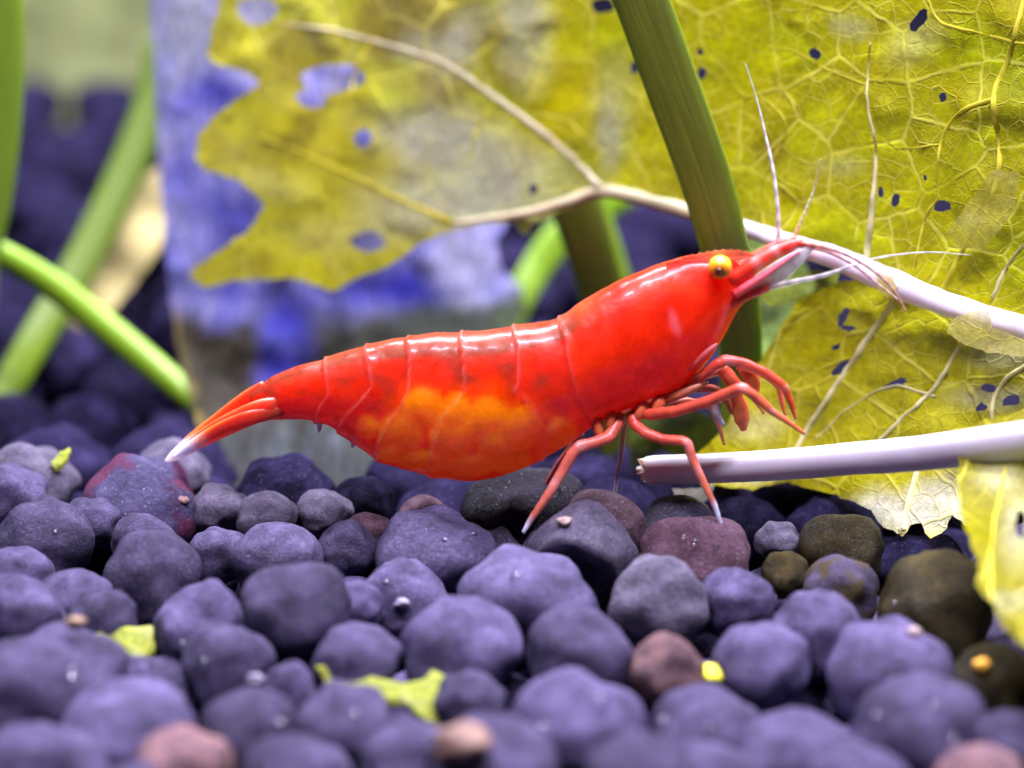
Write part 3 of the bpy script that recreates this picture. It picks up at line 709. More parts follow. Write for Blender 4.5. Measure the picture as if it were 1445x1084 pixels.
# big translucent withered leaf standing behind the tail
WL = [(205, -60), (218, 90), (222, 200), (230, 310), (240, 400), (248, 480), (268, 560), (285, 640), (330, 690), (420, 712), (540, 716), (640, 716), (652, 640), (690, 560), (716, 470), (742, 440),
      (735, 405), (705, 375), (700, 345), (712, 318), (730, 300), (740, 180), (730, 60), (720, -60)]
def wl_depth(x, y):
    u = (x - 470) / 260
    return float(np.interp(y, [-60, 300, 420, 560, 720], [24.5, 23.5, 22, 17.5, 11])) + 3.0 * u * u * (1 if y < 420 else max(.2, 1 - (y - 420) / 250))
def wl_col(x, y):
    LAV = [.26, .27, .66]; BLU = [.030, .030, .42]; BRN = [.020, .016, .008]; GRN = [.035, .045, .030]; PAL = [.060, .078, .085]; GLD = [.30, .24, .03]  # lavender, blue and whitish tones paint reflected light into the leaf colour
    st = noise.noise(Vector((x * .045 + y * .012, y * .012, 2))); s2 = noise.noise(Vector((x * .02, y * .014, 6)))
    c = lerp(LAV, [.55, .55, .75], max(0, st))
    c = lerp(c, [.10, .10, .50], max(0, min(1, .4 + 1.3 * s2)) * .75)
    c = lerp(c, [.42, .45, .50], blob(x, y, 300, 20, 120, 90, .6) * .7)
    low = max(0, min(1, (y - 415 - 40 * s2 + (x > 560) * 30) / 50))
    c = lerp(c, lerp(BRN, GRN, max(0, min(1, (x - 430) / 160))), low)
    for (cx, cy, rx, ry, k) in ((405, 455, 34, 50, .8), (395, 530, 30, 26, .6), (570, 405, 60, 24, .9), (500, 420, 50, 18, .6), (330, 412, 50, 12, .5), (310, 130, 40, 25, .7), (330, 300, 40, 30, .5)):
        c = lerp(c, BLU, k * blob(x, y, cx, cy, rx, ry, .6))
    c = lerp(c, PAL, .8 * blob(x, y, 400, 640, 150, 48, .5) * (0.6 + st))
    c = lerp(c, PAL, .8 * blob(x, y, 580, 690, 90, 40, .5))
    c = lerp(c, [.5, .52, .75], .8 * blob(x, y, 660, 370, 50, 50, .5))
    c = lerp(c, GLD, .4 * max(0, 1 - abs(x - np.interp(y, [400, 480, 560, 640], [240, 248, 268, 285]) - 4) / 6) * (y > 400))
    c = lerp(c, GRN, .5 * max(0, noise.noise(Vector((x * .04, y * .02, 9)))) * (y > 430))
    return list(c) + [1]
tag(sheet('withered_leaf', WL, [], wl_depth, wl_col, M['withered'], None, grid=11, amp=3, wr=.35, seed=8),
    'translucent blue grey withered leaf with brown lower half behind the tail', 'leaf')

# ------------------------------------------------------------------ water plants
def plant(name, path, m, label, flat=.35, n=40, group=None, bump=0.0):
    V, F, C, U = sweep(path, n, 14, flat=flat, bump=bump)
    return tag(mk(name, V, F, M[m], None, None, U), label, 'plant', group)
plant('grass_blade', [(868, -90, 7.5, 36), (905, 0, 7.2, 37), (952, 130, 6.8, 37), (995, 250, 6.4, 36), (1022, 350, 6.3, 34), (1040, 440, 7.2, 33), (1046, 540, 8, 30), (1040, 640, 8, 26), (1035, 735, 8, 22)], 'blade_olive',
      'broad olive green plant blade rising behind the shrimp head', .22, 60)
plant('grass_blade', [(640, -60, 20, 36), (700, 40, 19.5, 37), (760, 160, 19, 37), (805, 270, 18.5, 36), (835, 360, 18, 34), (855, 440, 18, 32), (870, 560, 18, 30), (880, 680, 18, 26)], 'blade_olive',
      'olive plant blade running behind the yellow leaf down to the shrimp back', .25, 50)
plant('grass_blade', [(838, 270, 22, 13), (852, 320, 22, 15), (868, 370, 22, 15), (884, 430, 22, 14), (905, 560, 22, 13), (915, 680, 22, 12)], 'blade_mid', 'thin green plant stem beside the olive blade behind the back', .6)
plant('grass_blade', [(890, 268, 34, 22), (850, 292, 33, 24), (800, 325, 32, 24), (760, 375, 31, 22), (735, 420, 30, 20), (700, 500, 29, 18), (670, 600, 28, 16)], 'blade_green', 'bright green curved plant blade slanting above the middle of the back', .3)
plant('grass_blade', [(-80, 320, 20, 19), (0, 358, 20.5, 19), (70, 400, 21, 21), (140, 455, 21, 22), (210, 512, 20.5, 21), (268, 560, 19.5, 18), (300, 588, 18, 14), (330, 622, 16, 9)], 'blade_green', 'bright green round plant stem slanting down toward the tail', .8)
plant('grass_blade', [(235, 60, 40, 24), (210, 160, 38, 25), (165, 270, 35, 25), (105, 390, 31, 25), (50, 480, 27, 24), (5, 560, 22, 23), (-50, 660, 17, 20)], 'blade_dim', 'mid green blurred plant blade crossing behind the bright stem', .35)
plant('grass_blade', [(2, -80, 20, 26), (8, 60, 20, 26), (5, 180, 20, 24), (-4, 290, 20, 19), (-14, 380, 20, 12), (-30, 640, 20, 8)], 'blade_mid', 'upright green plant blade standing left of the blurred green plants', .4)
# broad blurred leaves behind
def bigleaf(loop, depth, c0, m, label, seed, name='plant_leaf'):
    return tag(sheet(name, loop, [], depth, lambda x, y: [k * (1 + .5 * noise.noise(Vector((x * .012, y * .012, seed)))) for k in c0] + [0], M[m], None, grid=18, amp=2, wr=.5, seed=seed), label, 'leaf')
bigleaf([(232, 235), (238, 300), (225, 350), (190, 400), (150, 450), (100, 470), (95, 440), (130, 380), (170, 300), (205, 245)], lambda x, y: 38 - (y - 240) * .03, [.62, .55, .22], 'leaf', 'pale yellow leaf drooping behind the slanting green blade', 41)
bigleaf([(20, -80), (60, -80), (260, -90), (300, 40), (250, 160), (190, 220), (110, 230), (50, 200), (15, 110)], lambda x, y: 84 + (x - 130) * .02, [.42, .50, .20], 'leaf', 'large pale green blurred leaf over the dark bank', 43)
bigleaf([(1058, 300), (1120, 340), (1150, 400), (1130, 470), (1085, 520), (1062, 505), (1050, 420)], lambda x, y: 13 + (y - 300) * .005, [.40, .60, .16], 'leaf', 'pale green leaf between the broad olive blade and the yellow leaf', 45)
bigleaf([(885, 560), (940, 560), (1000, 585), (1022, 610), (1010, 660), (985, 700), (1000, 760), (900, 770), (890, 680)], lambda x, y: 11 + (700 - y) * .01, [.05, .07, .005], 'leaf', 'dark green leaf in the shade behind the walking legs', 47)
plant('sprout', [(1108, 650, 9, 11), (1106, 690, 9, 11), (1104, 740, 9, 11), (1102, 790, 9, 10)], 'blade_pale', 'short pale green stem standing below the white stalk', .9, 16)
bigleaf([(1062, 735), (1070, 705), (1088, 690), (1100, 690), (1098, 730), (1090, 750), (1066, 755)], lambda x, y: 8.6, [.16, .30, .03], 'leaf', 'small green leaf tip beside the short pale stem', 49)

# ------------------------------------------------------------------ the shrimp
def yaw(x):                     # the animal stands a little askew: the tail is farther away
    return 2.6 * (722 - x) / 490 if x < 722 else -0.6 * (x - 722) / 400
root = empty('red_shrimp', R(880, 745, -1.2))
tag(root, 'bright red dwarf shrimp with orange belly standing on the pellets', 'shrimp')
# dorsal point, ventral point, half width (photo pixels)
ST = [(352, 556, 362, 588, 12), (366, 545, 384, 592, 20), (385, 532, 396, 592, 25), (410, 521, 415, 591, 30), (438, 513, 436, 592, 34), (456, 509, 446, 595, 37), (484, 498, 465, 599, 40), (512, 490, 486, 614, 44), (542, 482, 510, 632, 48),
      (572, 477, 536, 648, 52), (610, 471, 575, 662, 57), (648, 471, 620, 672, 61), (686, 467, 668, 676, 64), (722, 463, 716, 666, 65), (756, 457, 764, 645, 65), (790, 449, 806, 622, 64), (820, 428, 838, 598, 64),
      (852, 408, 868, 586, 63), (882, 393, 898, 574, 61), (914, 380, 932, 560, 57), (945, 369, 964, 542, 52), (972, 362, 992, 516, 46), (996, 360, 1012, 488, 40), (1016, 362, 1028, 460, 33), (1032, 366, 1042, 436, 26), (1046, 370, 1056, 420, 18), (1056, 376, 1066, 412, 12)]
NS, NR = 330, 84
S = catmull(ST, NS)
# rear edges of the shell plates: y -> x
def line(pts):
    ys = [p[1] for p in pts]; xs = [p[0] for p in pts]
    return lambda v: np.interp(v, ys, xs)
REAR = [line([(456, 505), (461, 530), (464, 548), (452, 565), (440, 600)]),
        line([(513, 488), (521, 510), (526, 534), (508, 555), (487, 578), (476, 600), (474, 625)]),
        line([(572, 475), (578, 495), (577, 535), (566, 560), (548, 580), (534, 615), (530, 660)]),
        line([(648, 468), (653, 500), (655, 535), (640, 555), (622, 572), (612, 610), (606, 680)]),
        line([(722, 460), (729, 480), (730, 520), (724, 540), (722, 680)]),
        line([(786, 447), (796, 470), (801, 500), (812, 540), (830, 575), (842, 610)])]
FRONT2 = line([(700, 533), (722, 535), (738, 541), (755, 560), (765, 585), (770, 615), (768, 640), (752, 665)])
FRONT2 = line([(724, 533), (738, 541), (755, 560), (765, 585), (770, 615), (768, 640), (752, 668)])
EGG = [(521, 592, 19, 18), (566, 600, 32, 34), (600, 560, 30, 26), (640, 600, 32, 36), (690, 580, 34, 36), (735, 590, 26, 34), (600, 640, 40, 18), (665, 645, 34, 18), (720, 640, 30, 20), (790, 600, 24, 26), (700, 620, 25, 25), (645, 560, 20, 20), (552, 632, 20, 14)]
EGGR = random.Random(9)
V, F, C = [], [], []
def body_col(u, v, top):
    n = noise.noise(Vector((u * .02, v * .02, 1))); n2 = noise.noise(Vector((u * .06, v * .06, 5)))
    c = [.74 + .05 * n, .032 + .012 * n, .006]
    # back strip where the shell is clearer
    c = lerp(c, [.24, .058, .022], .95 * max(0, min(1, (0.15 - top) / .05)) * (1 if u < 800 else max(.45, 1 - (u - 800) / 90)))
    c = lerp(c, [.36, .045, .020], min(1, 1.3 * max(0, noise.noise(Vector((u * .030, v * .045, 15))) + .05)) * (u < 800) * max(0, min(1, (.6 - top) / .2)))
    c = lerp(c, [.92, .12, .01], .5 * max(0, noise.noise(Vector((u * .016 + v * .01, v * .04 - u * .012, 25)))) * (u > 800) * (top < .6))
    c = lerp(c, [.46, .022, .012], .6 * max(0, noise.noise(Vector((u * .022, v * .03, 35)))) * (u > 790))
    # carapace, brighter
    if u > 800: c = lerp(c, [.84, .036, .003], min(1, (u - 800) / 40) * .8 * max(0, min(1, (top - .2) / .2)))
    # the orange clutch showing through the belly plates
    b = blob(u, v, 668, 625, 180, 92, .16)
    if b > 0:
        c = lerp(c, [.92, .085, .001], b)
        for (ex, ey, a, d) in EGG:
            q = math.hypot((u - ex) / a, (v - ey) / d)
            if q < 1.25: c = lerp(c, [1.0, .34, .003], .95 * b * max(0, min(1, (1.15 - q) / .28)))
        c = lerp(c, [.99, .27, .01], .6 * b * blob(u, v, 640, 655, 34, 20, .5))
        c = lerp(c, [.99, .27, .01], .6 * b * blob(u, v, 770, 610, 14, 40, .5)); c = lerp(c, [.95, .24, .01], .5 * b * blob(u, v, 618, 600, 8, 50, .4, .3))
    if u > 840: c = lerp(c, [.62, .16, .05], .6 * max(0, min(1, (top - .93) / .05)))
    c = lerp(c, [.95, .30, .35], .55 * blob(u, v, 948, 442, 6, 17, .5, -.35))
    return [max(0, x * (1 + .09 * n2)) for x in c]
for i in range(NS):
    dx, dy, vx, vy, w = S[i]
    for k in range(NR):
        a = 2 * math.pi * k / NR
        s, c_ = math.sin(a), math.cos(a)
        # narrow along the back, full at the flanks
        ww = w * (abs(c_) ** .80) * (1 if c_ >= 0 else -1) * (1.0 - .10 * max(0, s) - .12 * max(0, -s))
        h = .5 + .5 * s
        u = vx + (dx - vx) * h; v = vy + (dy - vy) * h
        top = 1 - h
        g = 0.0; edge = 0.0
        for rk, B in enumerate(REAR):
            d = u - B(v)
            if rk in (4,) and v > 534: continue
            if d > 0: g += (3.8 if rk < 5 else 3.6) * math.exp(-d / 11.0)
            edge = max(edge, math.exp(-((d - 1.6) / 1.9) ** 2))
        if v > 533:
            d = u - FRONT2(v)
            if d < 0: g += 3.2 * math.exp(d / 13.0)
            edge = max(edge, .8 * math.exp(-((d + 1.5) / 2.2) ** 2))
        g += 1.4 * noise.noise(Vector((u * .03, v * .03, c_ * 2))) + .5 * noise.noise(Vector((u * .09, v * .09, c_)))
        b = blob(u, v, 668, 625, 180, 92, .16)
        if b > 0:
            for (ex, ey, aa, dd) in EGG:
                q = math.hypot((u - ex) / aa, (v - ey) / dd)
                if q < 1: g += 3.6 * b * (1 - q * q)
        Y = yaw(u)
        pm = pxmm(Y)
        cen = R((dx + vx) / 2, (dy + vy) / 2, yaw((dx + vx) / 2))
        pt = R(u, v, Y)
        off = Vector((0, ww * pm, 0))
        p = pt - off if True else pt
        nrm = (Vector((pt.x - cen.x, 0, pt.z - cen.z)) / max(.1, (dy - vy) ** 2 / 4 * pm * pm) + Vector((0, -ww * pm, 0)) / max(.1, w * w * pm * pm))
        if nrm.length > 1e-6: p += nrm.normalized() * g * pm
        V.append(p)
        cc = body_col(u, v, top)
        cc = lerp(cc, [.92, .24, .22], (.34 + .3 * noise.noise(Vector((u * .03, v * .05, 40)))) * edge)
        C.append(cc)
for i in range(NS - 1):
    for k in range(NR):
        k2 = (k + 1) % NR
        F.append((i * NR + k, (i + 1) * NR + k, (i + 1) * NR + k2, i * NR + k2))
V.append(R((S[0][0] + S[0][2]) / 2, (S[0][1] + S[0][3]) / 2, yaw(350))); C.append(C[0])
V.append(R(1070, 398, yaw(1070))); C.append(C[-2])
a0 = len(V) - 2
for k in range(NR):
    k2 = (k + 1) % NR
    F.append((a0, k, k2)); F.append((a0 + 1, (NS - 1) * NR + k2, (NS - 1) * NR + k))
body = mk('body', V, F, M['shell'], root, C)
bm = bmesh.new(); bm.from_mesh(body.data); bmesh.ops.recalc_face_normals(bm, faces=bm.faces); bm.to_mesh(body.data); bm.free()

RED = [.70, .035, .012]; SAL = [.62, .13, .07]; WHT = [.62, .66, .85]; PNK = [.8, .25, .27]
def fanblade(name, pts, tipw):
    def cf(t, a):
        c = lerp([.70, .05, .02], [.72, .09, .05], abs(math.cos(a)) ** 4)
        c = lerp(c, [.80, .16, .06], max(0, min(1, (t - .55) / .2)) * .5)
        return lerp(c, [.62, .68, .95], max(0, min(1, (t - tipw + .16) / .14)))
    return tube(name, pts, M['shell'], root, n=34, sides=14, flat=.4, colfn=cf)
# folded tail fan: telson and its four side blades
fanblade('telson', [(378, 552, 1.9, 17), (350, 566, 2.0, 15), (310, 592, 2.2, 11), (275, 618, 2.4, 8), (248, 638, 2.6, 4), (240, 644, 2.6, 1)], .86)
fanblade('uropod', [(425, 566, 1.7, 5), (398, 572, 1.3, 12), (368, 579, 1.0, 16), (320, 600, 1.2, 15), (280, 622, 1.7, 12), (250, 641, 2.0, 9), (233, 652, 2.2, 2)], .80)
fanblade('uropod', [(420, 574, 1.6, 4), (392, 582, 1.1, 8), (352, 590, .8, 11), (310, 606, 1.0, 10), (270, 630, 1.5, 8), (244, 646, 1.8, 2)], .82)
fanblade('uropod', [(384, 560, 2.6, 12), (350, 572, 3.0, 14), (300, 600, 3.2, 11), (262, 628, 3.4, 8), (242, 642, 3.4, 2)], .82)
fanblade('uropod', [(380, 572, 2.8, 10), (345, 584, 3.3, 12), (300, 606, 3.5, 10), (262, 632, 3.6, 7), (240, 646, 3.6, 2)], .82)

def eyecol(d):
    q = d.dot(Vector((-.12, -.93, -.22)).normalized())
    c = lerp([.90, .30, .006], [.95, .46, .02], max(0, min(1, (.75 - q) / .3)))
    return lerp(c, [.16, .035, .004], max(0, min(1, (q - .80) / .14)) * (.8 + .5 * noise.noise(d * 5)))
def ball(name, px, py, Y, r, m, parent, sx=1, sy=1, sz=1, sub=3):
    bm = bmesh.new(); bmesh.ops.create_icosphere(bm, subdivisions=sub, radius=1)
    c = R(px, py, Y); rr = r * pxmm(Y)
    V = [c + Vector((v.co.x * rr * sx, v.co.y * rr * sy, v.co.z * rr * sz)) for v in bm.verts]
    D = [v.co.normalized() for v in bm.verts]; F = [tuple(v.index for v in f.verts) for f in bm.faces]; bm.free()
    return mk(name, V, F, m, parent, [eyecol(d) for d in D])
eye = ball('eye', 1016, 377, -1.45, 16.5, M['eye'], root, sub=4)
ball('pupil', 1014, 381, -1.66, 11.0, M['pupil'], eye, sx=.58, sz=.60)
eye2 = ball('eye', 1024, 377, .75, 15, M['eye'], root)
tube('eye_stalk', [(1002, 392, -.9, 7), (1010, 384, -1.2, 9), (1018, 378, -1.45, 11)], M['limb'], root, n=10, c0=RED, c1=[.75, .12, .03])
# rostrum: a thin toothed blade over the eyes
rt = []
top = catmull([(940, 373), (965, 364), (990, 358), (1015, 354), (1040, 354), (1064, 358)], 46)
for i, (x, y) in enumerate(top):
    rt.append((x, y - (2.6 if i % 4 == 1 else 0.3 if i % 4 in (0, 2) else 0)))
bot = [(1062, 362), (1040, 368), (1015, 374), (990, 380), (960, 384), (940, 382)]
RV, RF, RC = [], [], []
loop = rt + bot
for side in (-1, 1):
    for (x, y) in loop:
        RV.append(R(x, y, yaw(x) - .35 + side * .11 * (1 if y < 366 else 1.6)))
        RC.append(lerp([.62, .20, .10], [.72, .05, .02], max(0, min(1, (y - 357) / 8))))
n = len(loop)
from mathutils.geometry import tessellate_polygon
tri = tessellate_polygon([[Vector((x, -y, 0)) for x, y in loop]])
for t in tri:
    RF.append(tuple(t)); RF.append(tuple(n + q for q in reversed(t)))
for i in range(n):
    j = (i + 1) % n; RF.append((i, j, n + j, n + i))
rs = mk('rostrum', RV, RF, M['limb'], root, RC, smooth=False)
bm = bmesh.new(); bm.from_mesh(rs.data); bmesh.ops.recalc_face_normals(bm, faces=bm.faces); bm.to_mesh(rs.data); bm.free()

def limb(name, path, c0, c1, n=26, m='limb', sides=10, flat=1, tip=None, joints=(), bump=.12):
    def cf(t, a):
        c = lerp(c0, c1, t)
        for j in joints: c = lerp(c, [.80, .36, .34], .5 * math.exp(-((t - j) / .035) ** 2))
        if tip is not None: c = lerp(c, WHT, max(0, min(1, (t - tip) / .08)))
        return c
    if name == 'leg': path = [(a, b_, Y, r * .88) for a, b_, Y, r in path]
    o = tube(name, path, M[m], root, n=n, sides=sides, flat=flat, colfn=cf, bump=bump, seed=path[0][0], lin=(name == 'leg'))
    return o
# antennular stalks, scales and lower antenna bases
limb('antennule_base', [(1030, 396, -.9, 12), (1050, 384, -.95, 12), (1066, 374, -1.0, 11.5), (1090, 359, -1.0, 10.5), (1112, 348, -1, 9), (1126, 343, -1, 6.5), (1136, 342, -1, 3)], [.74, .035, .012], [.72, .04, .02], n=50, joints=(.36, .54), bump=.04)
limb('antennule_base', [(1030, 388, 0, 12), (1060, 370, 0, 11), (1088, 352, 0, 9), (1112, 342, 0, 7), (1124, 338, 0, 3)], RED, RED, n=30)
def scale_blade(name, Y, k):
    def cf(t, a):
        up = math.cos(a)
        c = lerp([.80, .16, .20], [.66, .66, .70], max(0, min(1, (t - .16) / .3)))
        return c
    return tube(name, [(1036, 420, Y, 8), (1052, 412, Y, 12), (1075, 400, Y, 15), (1100, 383, Y, 15), (1124, 365, Y, 11), (1142, 352, Y, 5), (1150, 347, Y, 1)], M['clear_limb' if k else 'limb'], root, n=30, sides=12, flat=.25, colfn=cf)
scale_blade('antenna_scale', -1.15, True)
scale_blade('antenna_scale', .5, True)
limb('scale_edge', [(1036, 416, -1.25, 7), (1055, 404, -1.3, 6), (1080, 388, -1.3, 5), (1108, 368, -1.28, 3.5), (1130, 354, -1.25, 1.5)], [.80, .07, .09], [.80, .22, .30], n=24)
limb('antenna_base', [(1018, 436, -.9, 9), (1036, 424, -1.0, 10), (1052, 416, -1.05, 9), (1070, 409, -1.1, 8), (1083, 404, -1.1, 7), (1085, 404, -1.1, 3)], RED, [.66, .05, .02], n=24)
def flag(name, path, c0, c1, n=50, m='clear_limb'):
    return tube(name, path, M[m], root, n=n, sides=6, colfn=lambda t, a: [x * (.85 + .25 * math.sin(t * n * 1.6)) for x in lerp(c0, c1, min(1, t * 2.5))])
flag('antenna', [(1083, 405, -1.1, 6), (1120, 398, -1.2, 4.2), (1165, 388, -1.3, 3.2), (1205, 374, -1.0, 2.3), (1250, 362, -.4, 1.5), (1310, 356, .2, .9), (1370, 360, .6, .4)], [.55, .45, .45], [.55, .55, .60])
flag('antenna', [(1098, 344, -.6, 3.6), (1098, 300, -.4, 2.8), (1091, 240, 0, 2.2), (1080, 190, .5, 1.5), (1068, 140, 1, .7), (1052, 90, 1.3, .3)], [.60, .50, .50], [.70, .70, .76], m='limb')
flag('antenna', [(1118, 342, -.6, 4), (1128, 318, -.4, 2.8), (1140, 290, -.2, 2.2), (1150, 262, 0, 1.5), (1158, 225, 0, 1)], [.6, .12, .06], [.50, .48, .30])
flag('antenna', [(1124, 343, -1, 5), (1160, 348, -1.2, 4), (1200, 362, -1.4, 3.2), (1240, 388, -1.6, 2.6), (1265, 415, -1.7, 1.8), (1278, 440, -1.7, 1.2)], [.66, .10, .05], [.42, .26, .24], m='limb')
flag('antenna', [(1126, 346, -.8, 4.5), (1165, 354, -.9, 3.4), (1205, 374, -1, 2.6), (1235, 398, -1.1, 1.8), (1270, 425, -1.1, 1)], [.66, .12, .07], [.45, .33, .33], m='limb')

# walking legs (near side, then far side)
limb('leg', [(878, 586, -.9, 10), (868, 604, -1.2, 10), (858, 618, -1.5, 10.5), (838, 625, -1.8, 9.5), (818, 630, -2.0, 10), (808, 640, -2.1, 9.5), (792, 668, -2.3, 9), (778, 692, -2.5, 8), (762, 715, -2.7, 6.5), (748, 735, -2.8, 5), (738, 752, -2.9, 3)], [.62, .09, .06], [.60, .17, .11], n=64, tip=.86, joints=(.40, .66))
limb('leg', [(890, 582, -1.0, 9), (896, 600, -1.3, 9), (912, 612, -1.7, 9), (935, 620, -2.0, 8.5), (962, 622, -2.3, 8.5), (970, 626, -2.4, 8.5), (978, 650, -2.5, 7.5), (984, 662, -2.6, 6.5), (998, 692, -2.8, 5.5), (1008, 712, -2.9, 4.8), (1018, 742, -3.0, 3)], [.70, .06, .04], [.62, .18, .10], n=64, tip=.85, joints=(.5, .7))
limb('leg', [(895, 582, -.7, 9), (920, 585, -1.3, 9.5), (955, 580, -1.9, 9), (1000, 566, -2.3, 9), (1036, 551, -2.6, 9), (1047, 547, -2.7, 9), (1066, 560, -2.7, 8), (1082, 574, -2.7, 7.5), (1088, 580, -2.7, 6), (1110, 594, -2.7, 5), (1136, 613, -2.7, 2.5)], [.70, .075, .04], [.58, .15, .07], n=60, joints=(.5, .78))
limb('leg', [(910, 578, .2, 9), (945, 562, -.4, 9.5), (985, 535, -.9, 9), (1012, 514, -1.2, 9), (1024, 508, -1.2, 9), (1050, 512, -1.3, 8), (1078, 524, -1.4, 7), (1102, 541, -1.5, 7), (1108, 548, -1.5, 6.5), (1116, 568, -1.5, 5.5), (1123, 592, -1.5, 2)], [.64, .06, .03], [.55, .06, .02], n=60, joints=(.42, .78))
limb('leg', [(1040, 516, -.6, 7), (1068, 522, -.6, 7), (1092, 538, -.7, 6), (1100, 548, -.7, 5), (1104, 570, -.7, 4), (1108, 586, -.7, 2)], [.66, .10, .05], [.60, .14, .06], n=30)
limb('leg', [(820, 610, 1.2, 6), (806, 632, 1.4, 5.5), (788, 655, 1.5, 5), (772, 682, 1.5, 4.5), (764, 705, 1.5, 4), (755, 735, 1.5, 2.5)], [.55, .12, .07], [.40, .13, .10], n=34)
limb('leg', [(884, 590, .8, 6), (880, 606, .9, 5), (878, 622, 1, 5), (876, 645, 1, 4), (871, 672, 1, 3.6), (867, 700, 1, 3)], [.50, .12, .08], [.22, .20, .26], n=34, tip=.82, m='clear_limb')
# mouth limbs tucked between the front legs
limb('maxilliped', [(1018, 520, -.5, 9), (1034, 540, -.6, 11), (1040, 560, -.6, 9), (1044, 575, -.6, 12), (1047, 592, -.6, 11), (1050, 608, -.6, 4)], [.64, .09, .04], [.68, .12, .05], n=30, flat=.6)
limb('maxilliped', [(1050, 520, 0, 9), (1062, 538, 0, 10), (1066, 552, 0, 6), (1068, 560, 0, 2)], [.64, .07, .03], [.62, .10, .05], n=18, flat=.6)
limb('maxilliped', [(960, 548, -.4, 8), (985, 548, -.6, 7), (1010, 550, -.7, 6), (1026, 566, -.7, 5), (1032, 584, -.6, 3)], [.56, .10, .05], [.60, .12, .06], n=24)
limb('maxilliped', [(930, 566, -.9, 8), (960, 556, -1.0, 8), (985, 545, -1.0, 5), (1000, 540, -1, 2)], [.52, .14, .06], [.5, .16, .08], n=18)
limb('maxilliped', [(972, 520, -1.1, 7), (990, 503, -1.2, 6), (1003, 492, -1.2, 3.4), (1012, 485, -1.2, 1.2)], [.80, .10, .07], [.72, .32, .34], n=14, m='clear_limb')
limb('claw', [(1022, 552, -.6, 4), (1014, 566, -.6, 4), (1010, 578, -.7, 6), (1014, 590, -.7, 5), (1022, 600, -.7, 2)], [.40, .16, .12], [.42, .46, .58], n=18)
limb('leg', [(905, 572, .8, 8), (935, 572, 1.2, 7), (968, 566, 1.5, 7), (1000, 572, 1.7, 6), (1008, 582, 1.8, 5.5), (1016, 606, 1.8, 4), (1022, 628, 1.8, 2)], [.48, .10, .05], [.40, .12, .07], n=40)
limb('leg', [(925, 560, .9, 8), (960, 545, 1.2, 7), (995, 530, 1.4, 7), (1020, 524, 1.5, 6), (1032, 532, 1.5, 5.5), (1060, 556, 1.5, 4.5), (1078, 584, 1.5, 2)], [.52, .08, .04], [.45, .10, .05], n=40)
# stumps of the legs' base joints
for (a, b_, c, d) in ((842, 596, 846, 614), (862, 588, 862, 606), (905, 576, 900, 590), (930, 568, 925, 580)):
    limb('leg_base', [(a, b_ - 8, -.9, 9), (a, b_, -1.1, 9), (c, d, -1.2, 7), (c, d + 3, -1.2, 3)], [.66, .10, .03], [.60, .16, .07], n=10)
# pale tips of the swimming limbs under the belly
for (x, y, l) in ((450, 594, 16), (497, 618, 14)):
    limb('swimmeret', [(x - 1, y - 6, 1.0, 4), (x, y, 1.0, 4), (x + 1, y + l * .6, 1.0, 3.4), (x, y + l, 1.0, 1.2)], [.7, .6, .65], [.75, .75, .85], n=10)

# ------------------------------------------------------------------ scraps of leaf, bubbles and grains on the pellets
def onbed(x, y, lift=0.0):
    """where the pixel's ray first meets a pellet"""
    d = (R(x, y, 0) - CAM).normalized(); best = None
    for q, r in placed:
        v = q - CAM; b_ = v.dot(d); c2 = v.length_squared - b_ * b_; r2 = r * .93
        if c2 < r2 * r2:
            t = b_ - math.sqrt(r2 * r2 - c2)
            if best is None or t < best: best = t
    if best is None: best = (R(x, y, -6) - CAM).length
    return (CAM + d * (best - lift)).y
SC = [.38, .46, .07]
def bit(loop, label, cat='leaf scrap', tilt=.02, lift=.9, colr=SC):
    cx = sum(p[0] for p in loop) / len(loop); cy = sum(p[1] for p in loop) / len(loop)
    Y0 = onbed(cx, cy, lift)
    o = scrap('leaf_scrap', loop, lambda x, y: Y0 - tilt * (y - cy), colr, M['leaf'], label, cat, None, grid=8, seed=int(cx), wr=.12, amp=3)
    md = o.modifiers.new('thickness', 'SOLIDIFY'); md.thickness = .00025
bit([(446, 940), (480, 936), (520, 955), (570, 965), (598, 960), (610, 945), (640, 955), (654, 975), (645, 1010), (625, 1030), (600, 1015), (575, 995), (520, 985), (460, 970)], 'long yellow green leaf scrap lying on the purple pellets')
bit([(130, 895), (165, 885), (215, 884), (218, 915), (200, 935), (170, 925), (135, 915)], 'squarish yellow green leaf scrap between two purple pellets')
bit([(70, 655), (84, 638), (98, 632), (92, 650), (78, 662)], 'tiny yellow green leaf scrap on the crest left of the tail', lift=.3)
bit([(892, 788), (906, 778), (918, 790), (904, 800)], 'tiny pale green leaf scrap between grey and hollow pellets', lift=.2)
def grain(x, y, r, colr, label, name='food_grain', cat='grain', group=None, sub=3):
    m_ = M.setdefault('g%s' % (colr,), simple('grain', tuple(k * .6 for k in colr) if colr[2] > .03 else colr, .7, 0, 2500, .35, 0, .1))
    bm = bmesh.new(); bmesh.ops.create_icosphere(bm, subdivisions=sub, radius=1)
    Y = onbed(x, y, .1); c = R(x, y, Y); rr_ = r * pxmm(Y)
    V = [c + Vector((v.co.x * 1.25, v.co.y, v.co.z * .8)) * rr_ * (1 + .5 * noise.noise(v.co * 1.6 + Vector((x, y, 0)))) for v in bm.verts]
    F = [tuple(v.index for v in f.verts) for f in bm.faces]; bm.free()
    tag(mk(name, V, F, m_), label, cat, group)
grain(1010, 951, 18, (.72, .70, .02), 'tiny yellow ball resting on a purple pellet')
grain(1386, 938, 11, (.75, .40, .03), 'small amber grain on the dark olive pellet')
grain(655, 1050, 36, (.20, .11, .08), 'orange tinted grain among the foremost purple pellets')
grain(1290, 892, 9, (.45, .34, .34), 'pale beige grain stuck on a large purple pellet')
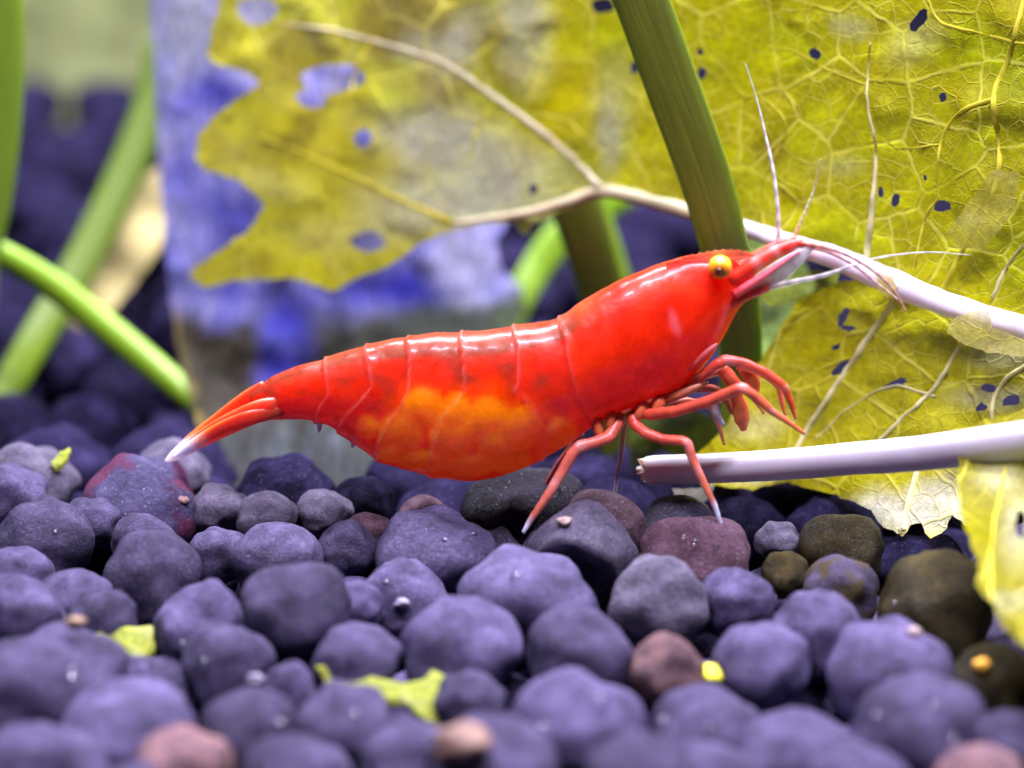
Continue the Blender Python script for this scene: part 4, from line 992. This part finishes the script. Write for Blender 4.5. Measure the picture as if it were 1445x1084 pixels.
grain(568, 851, 9, (.24, .22, .32), 'whitish grain on the face of a purple pellet')
grain(796, 736, 9, (.34, .24, .21), 'pale tan grain at the rim of the hollow pellet')
grain(108, 878, 11, (.30, .19, .11), 'tan grain wedged between two purple pellets')
grain(358, 958, 11, (.30, .29, .40), 'white grain on the front of a purple pellet')
grain(258, 706, 7, (.36, .2, .18), 'tiny pinkish grain on the magenta blotched pellet')
m, nt, b = mat('bubble'); M['bubble'] = m
gl = N(nt, 'ShaderNodeBsdfGlossy', Roughness=.22); gl.inputs[0].default_value = (.9, .9, 1, 1)
tr = N(nt, 'ShaderNodeBsdfTransparent'); fr = N(nt, 'ShaderNodeFresnel', IOR=1.33); mx = N(nt, 'ShaderNodeMixShader')
L(nt, math2(nt, 'MAXIMUM', fr.outputs[0], .05), mx.inputs[0]); L(nt, tr.outputs[0], mx.inputs[1]); L(nt, gl.outputs[0], mx.inputs[2])
L(nt, mx.outputs[0], nt.nodes['Material Output'].inputs['Surface'])
bm = bmesh.new(); bmesh.ops.create_icosphere(bm, subdivisions=3, radius=1); BUB = bpy.data.meshes.new('air_bubble'); bm.to_mesh(BUB); bm.free()
BUB.polygons.foreach_set('use_smooth', [True] * len(BUB.polygons)); BUB.materials.append(m)
for (x, y, r) in ((729, 815, 9), (628, 764, 6), (668, 755, 6), (424, 774, 5), (257, 910, 7), (102, 948, 9), (695, 853, 7), (1182, 969, 8), (1203, 966, 7), (1236, 1013, 9), (500, 1012, 10), (1262, 853, 6), (1298, 852, 6), (845, 990, 12), (395, 1025, 12),
                  (765, 1030, 12), (935, 1020, 11), (1320, 1000, 10), (1345, 1045, 10), (545, 823, 6), (1085, 795, 5), (288, 935, 7), (78, 752, 5), (980, 765, 5), (965, 757, 4), (1010, 770, 4), (1000, 1030, 9)):
    Y = onbed(x, y, 0.0); o = bpy.data.objects.new('air_bubble', BUB); col.objects.link(o)
    o.location = R(x, y, Y) * MM; o.scale = (r * pxmm(Y) * MM,) * 3
    tag(o, 'tiny clear air bubble clinging to a soil pellet', 'bubble', 'air bubbles on the pellets')
print('objects', len(bpy.data.objects))
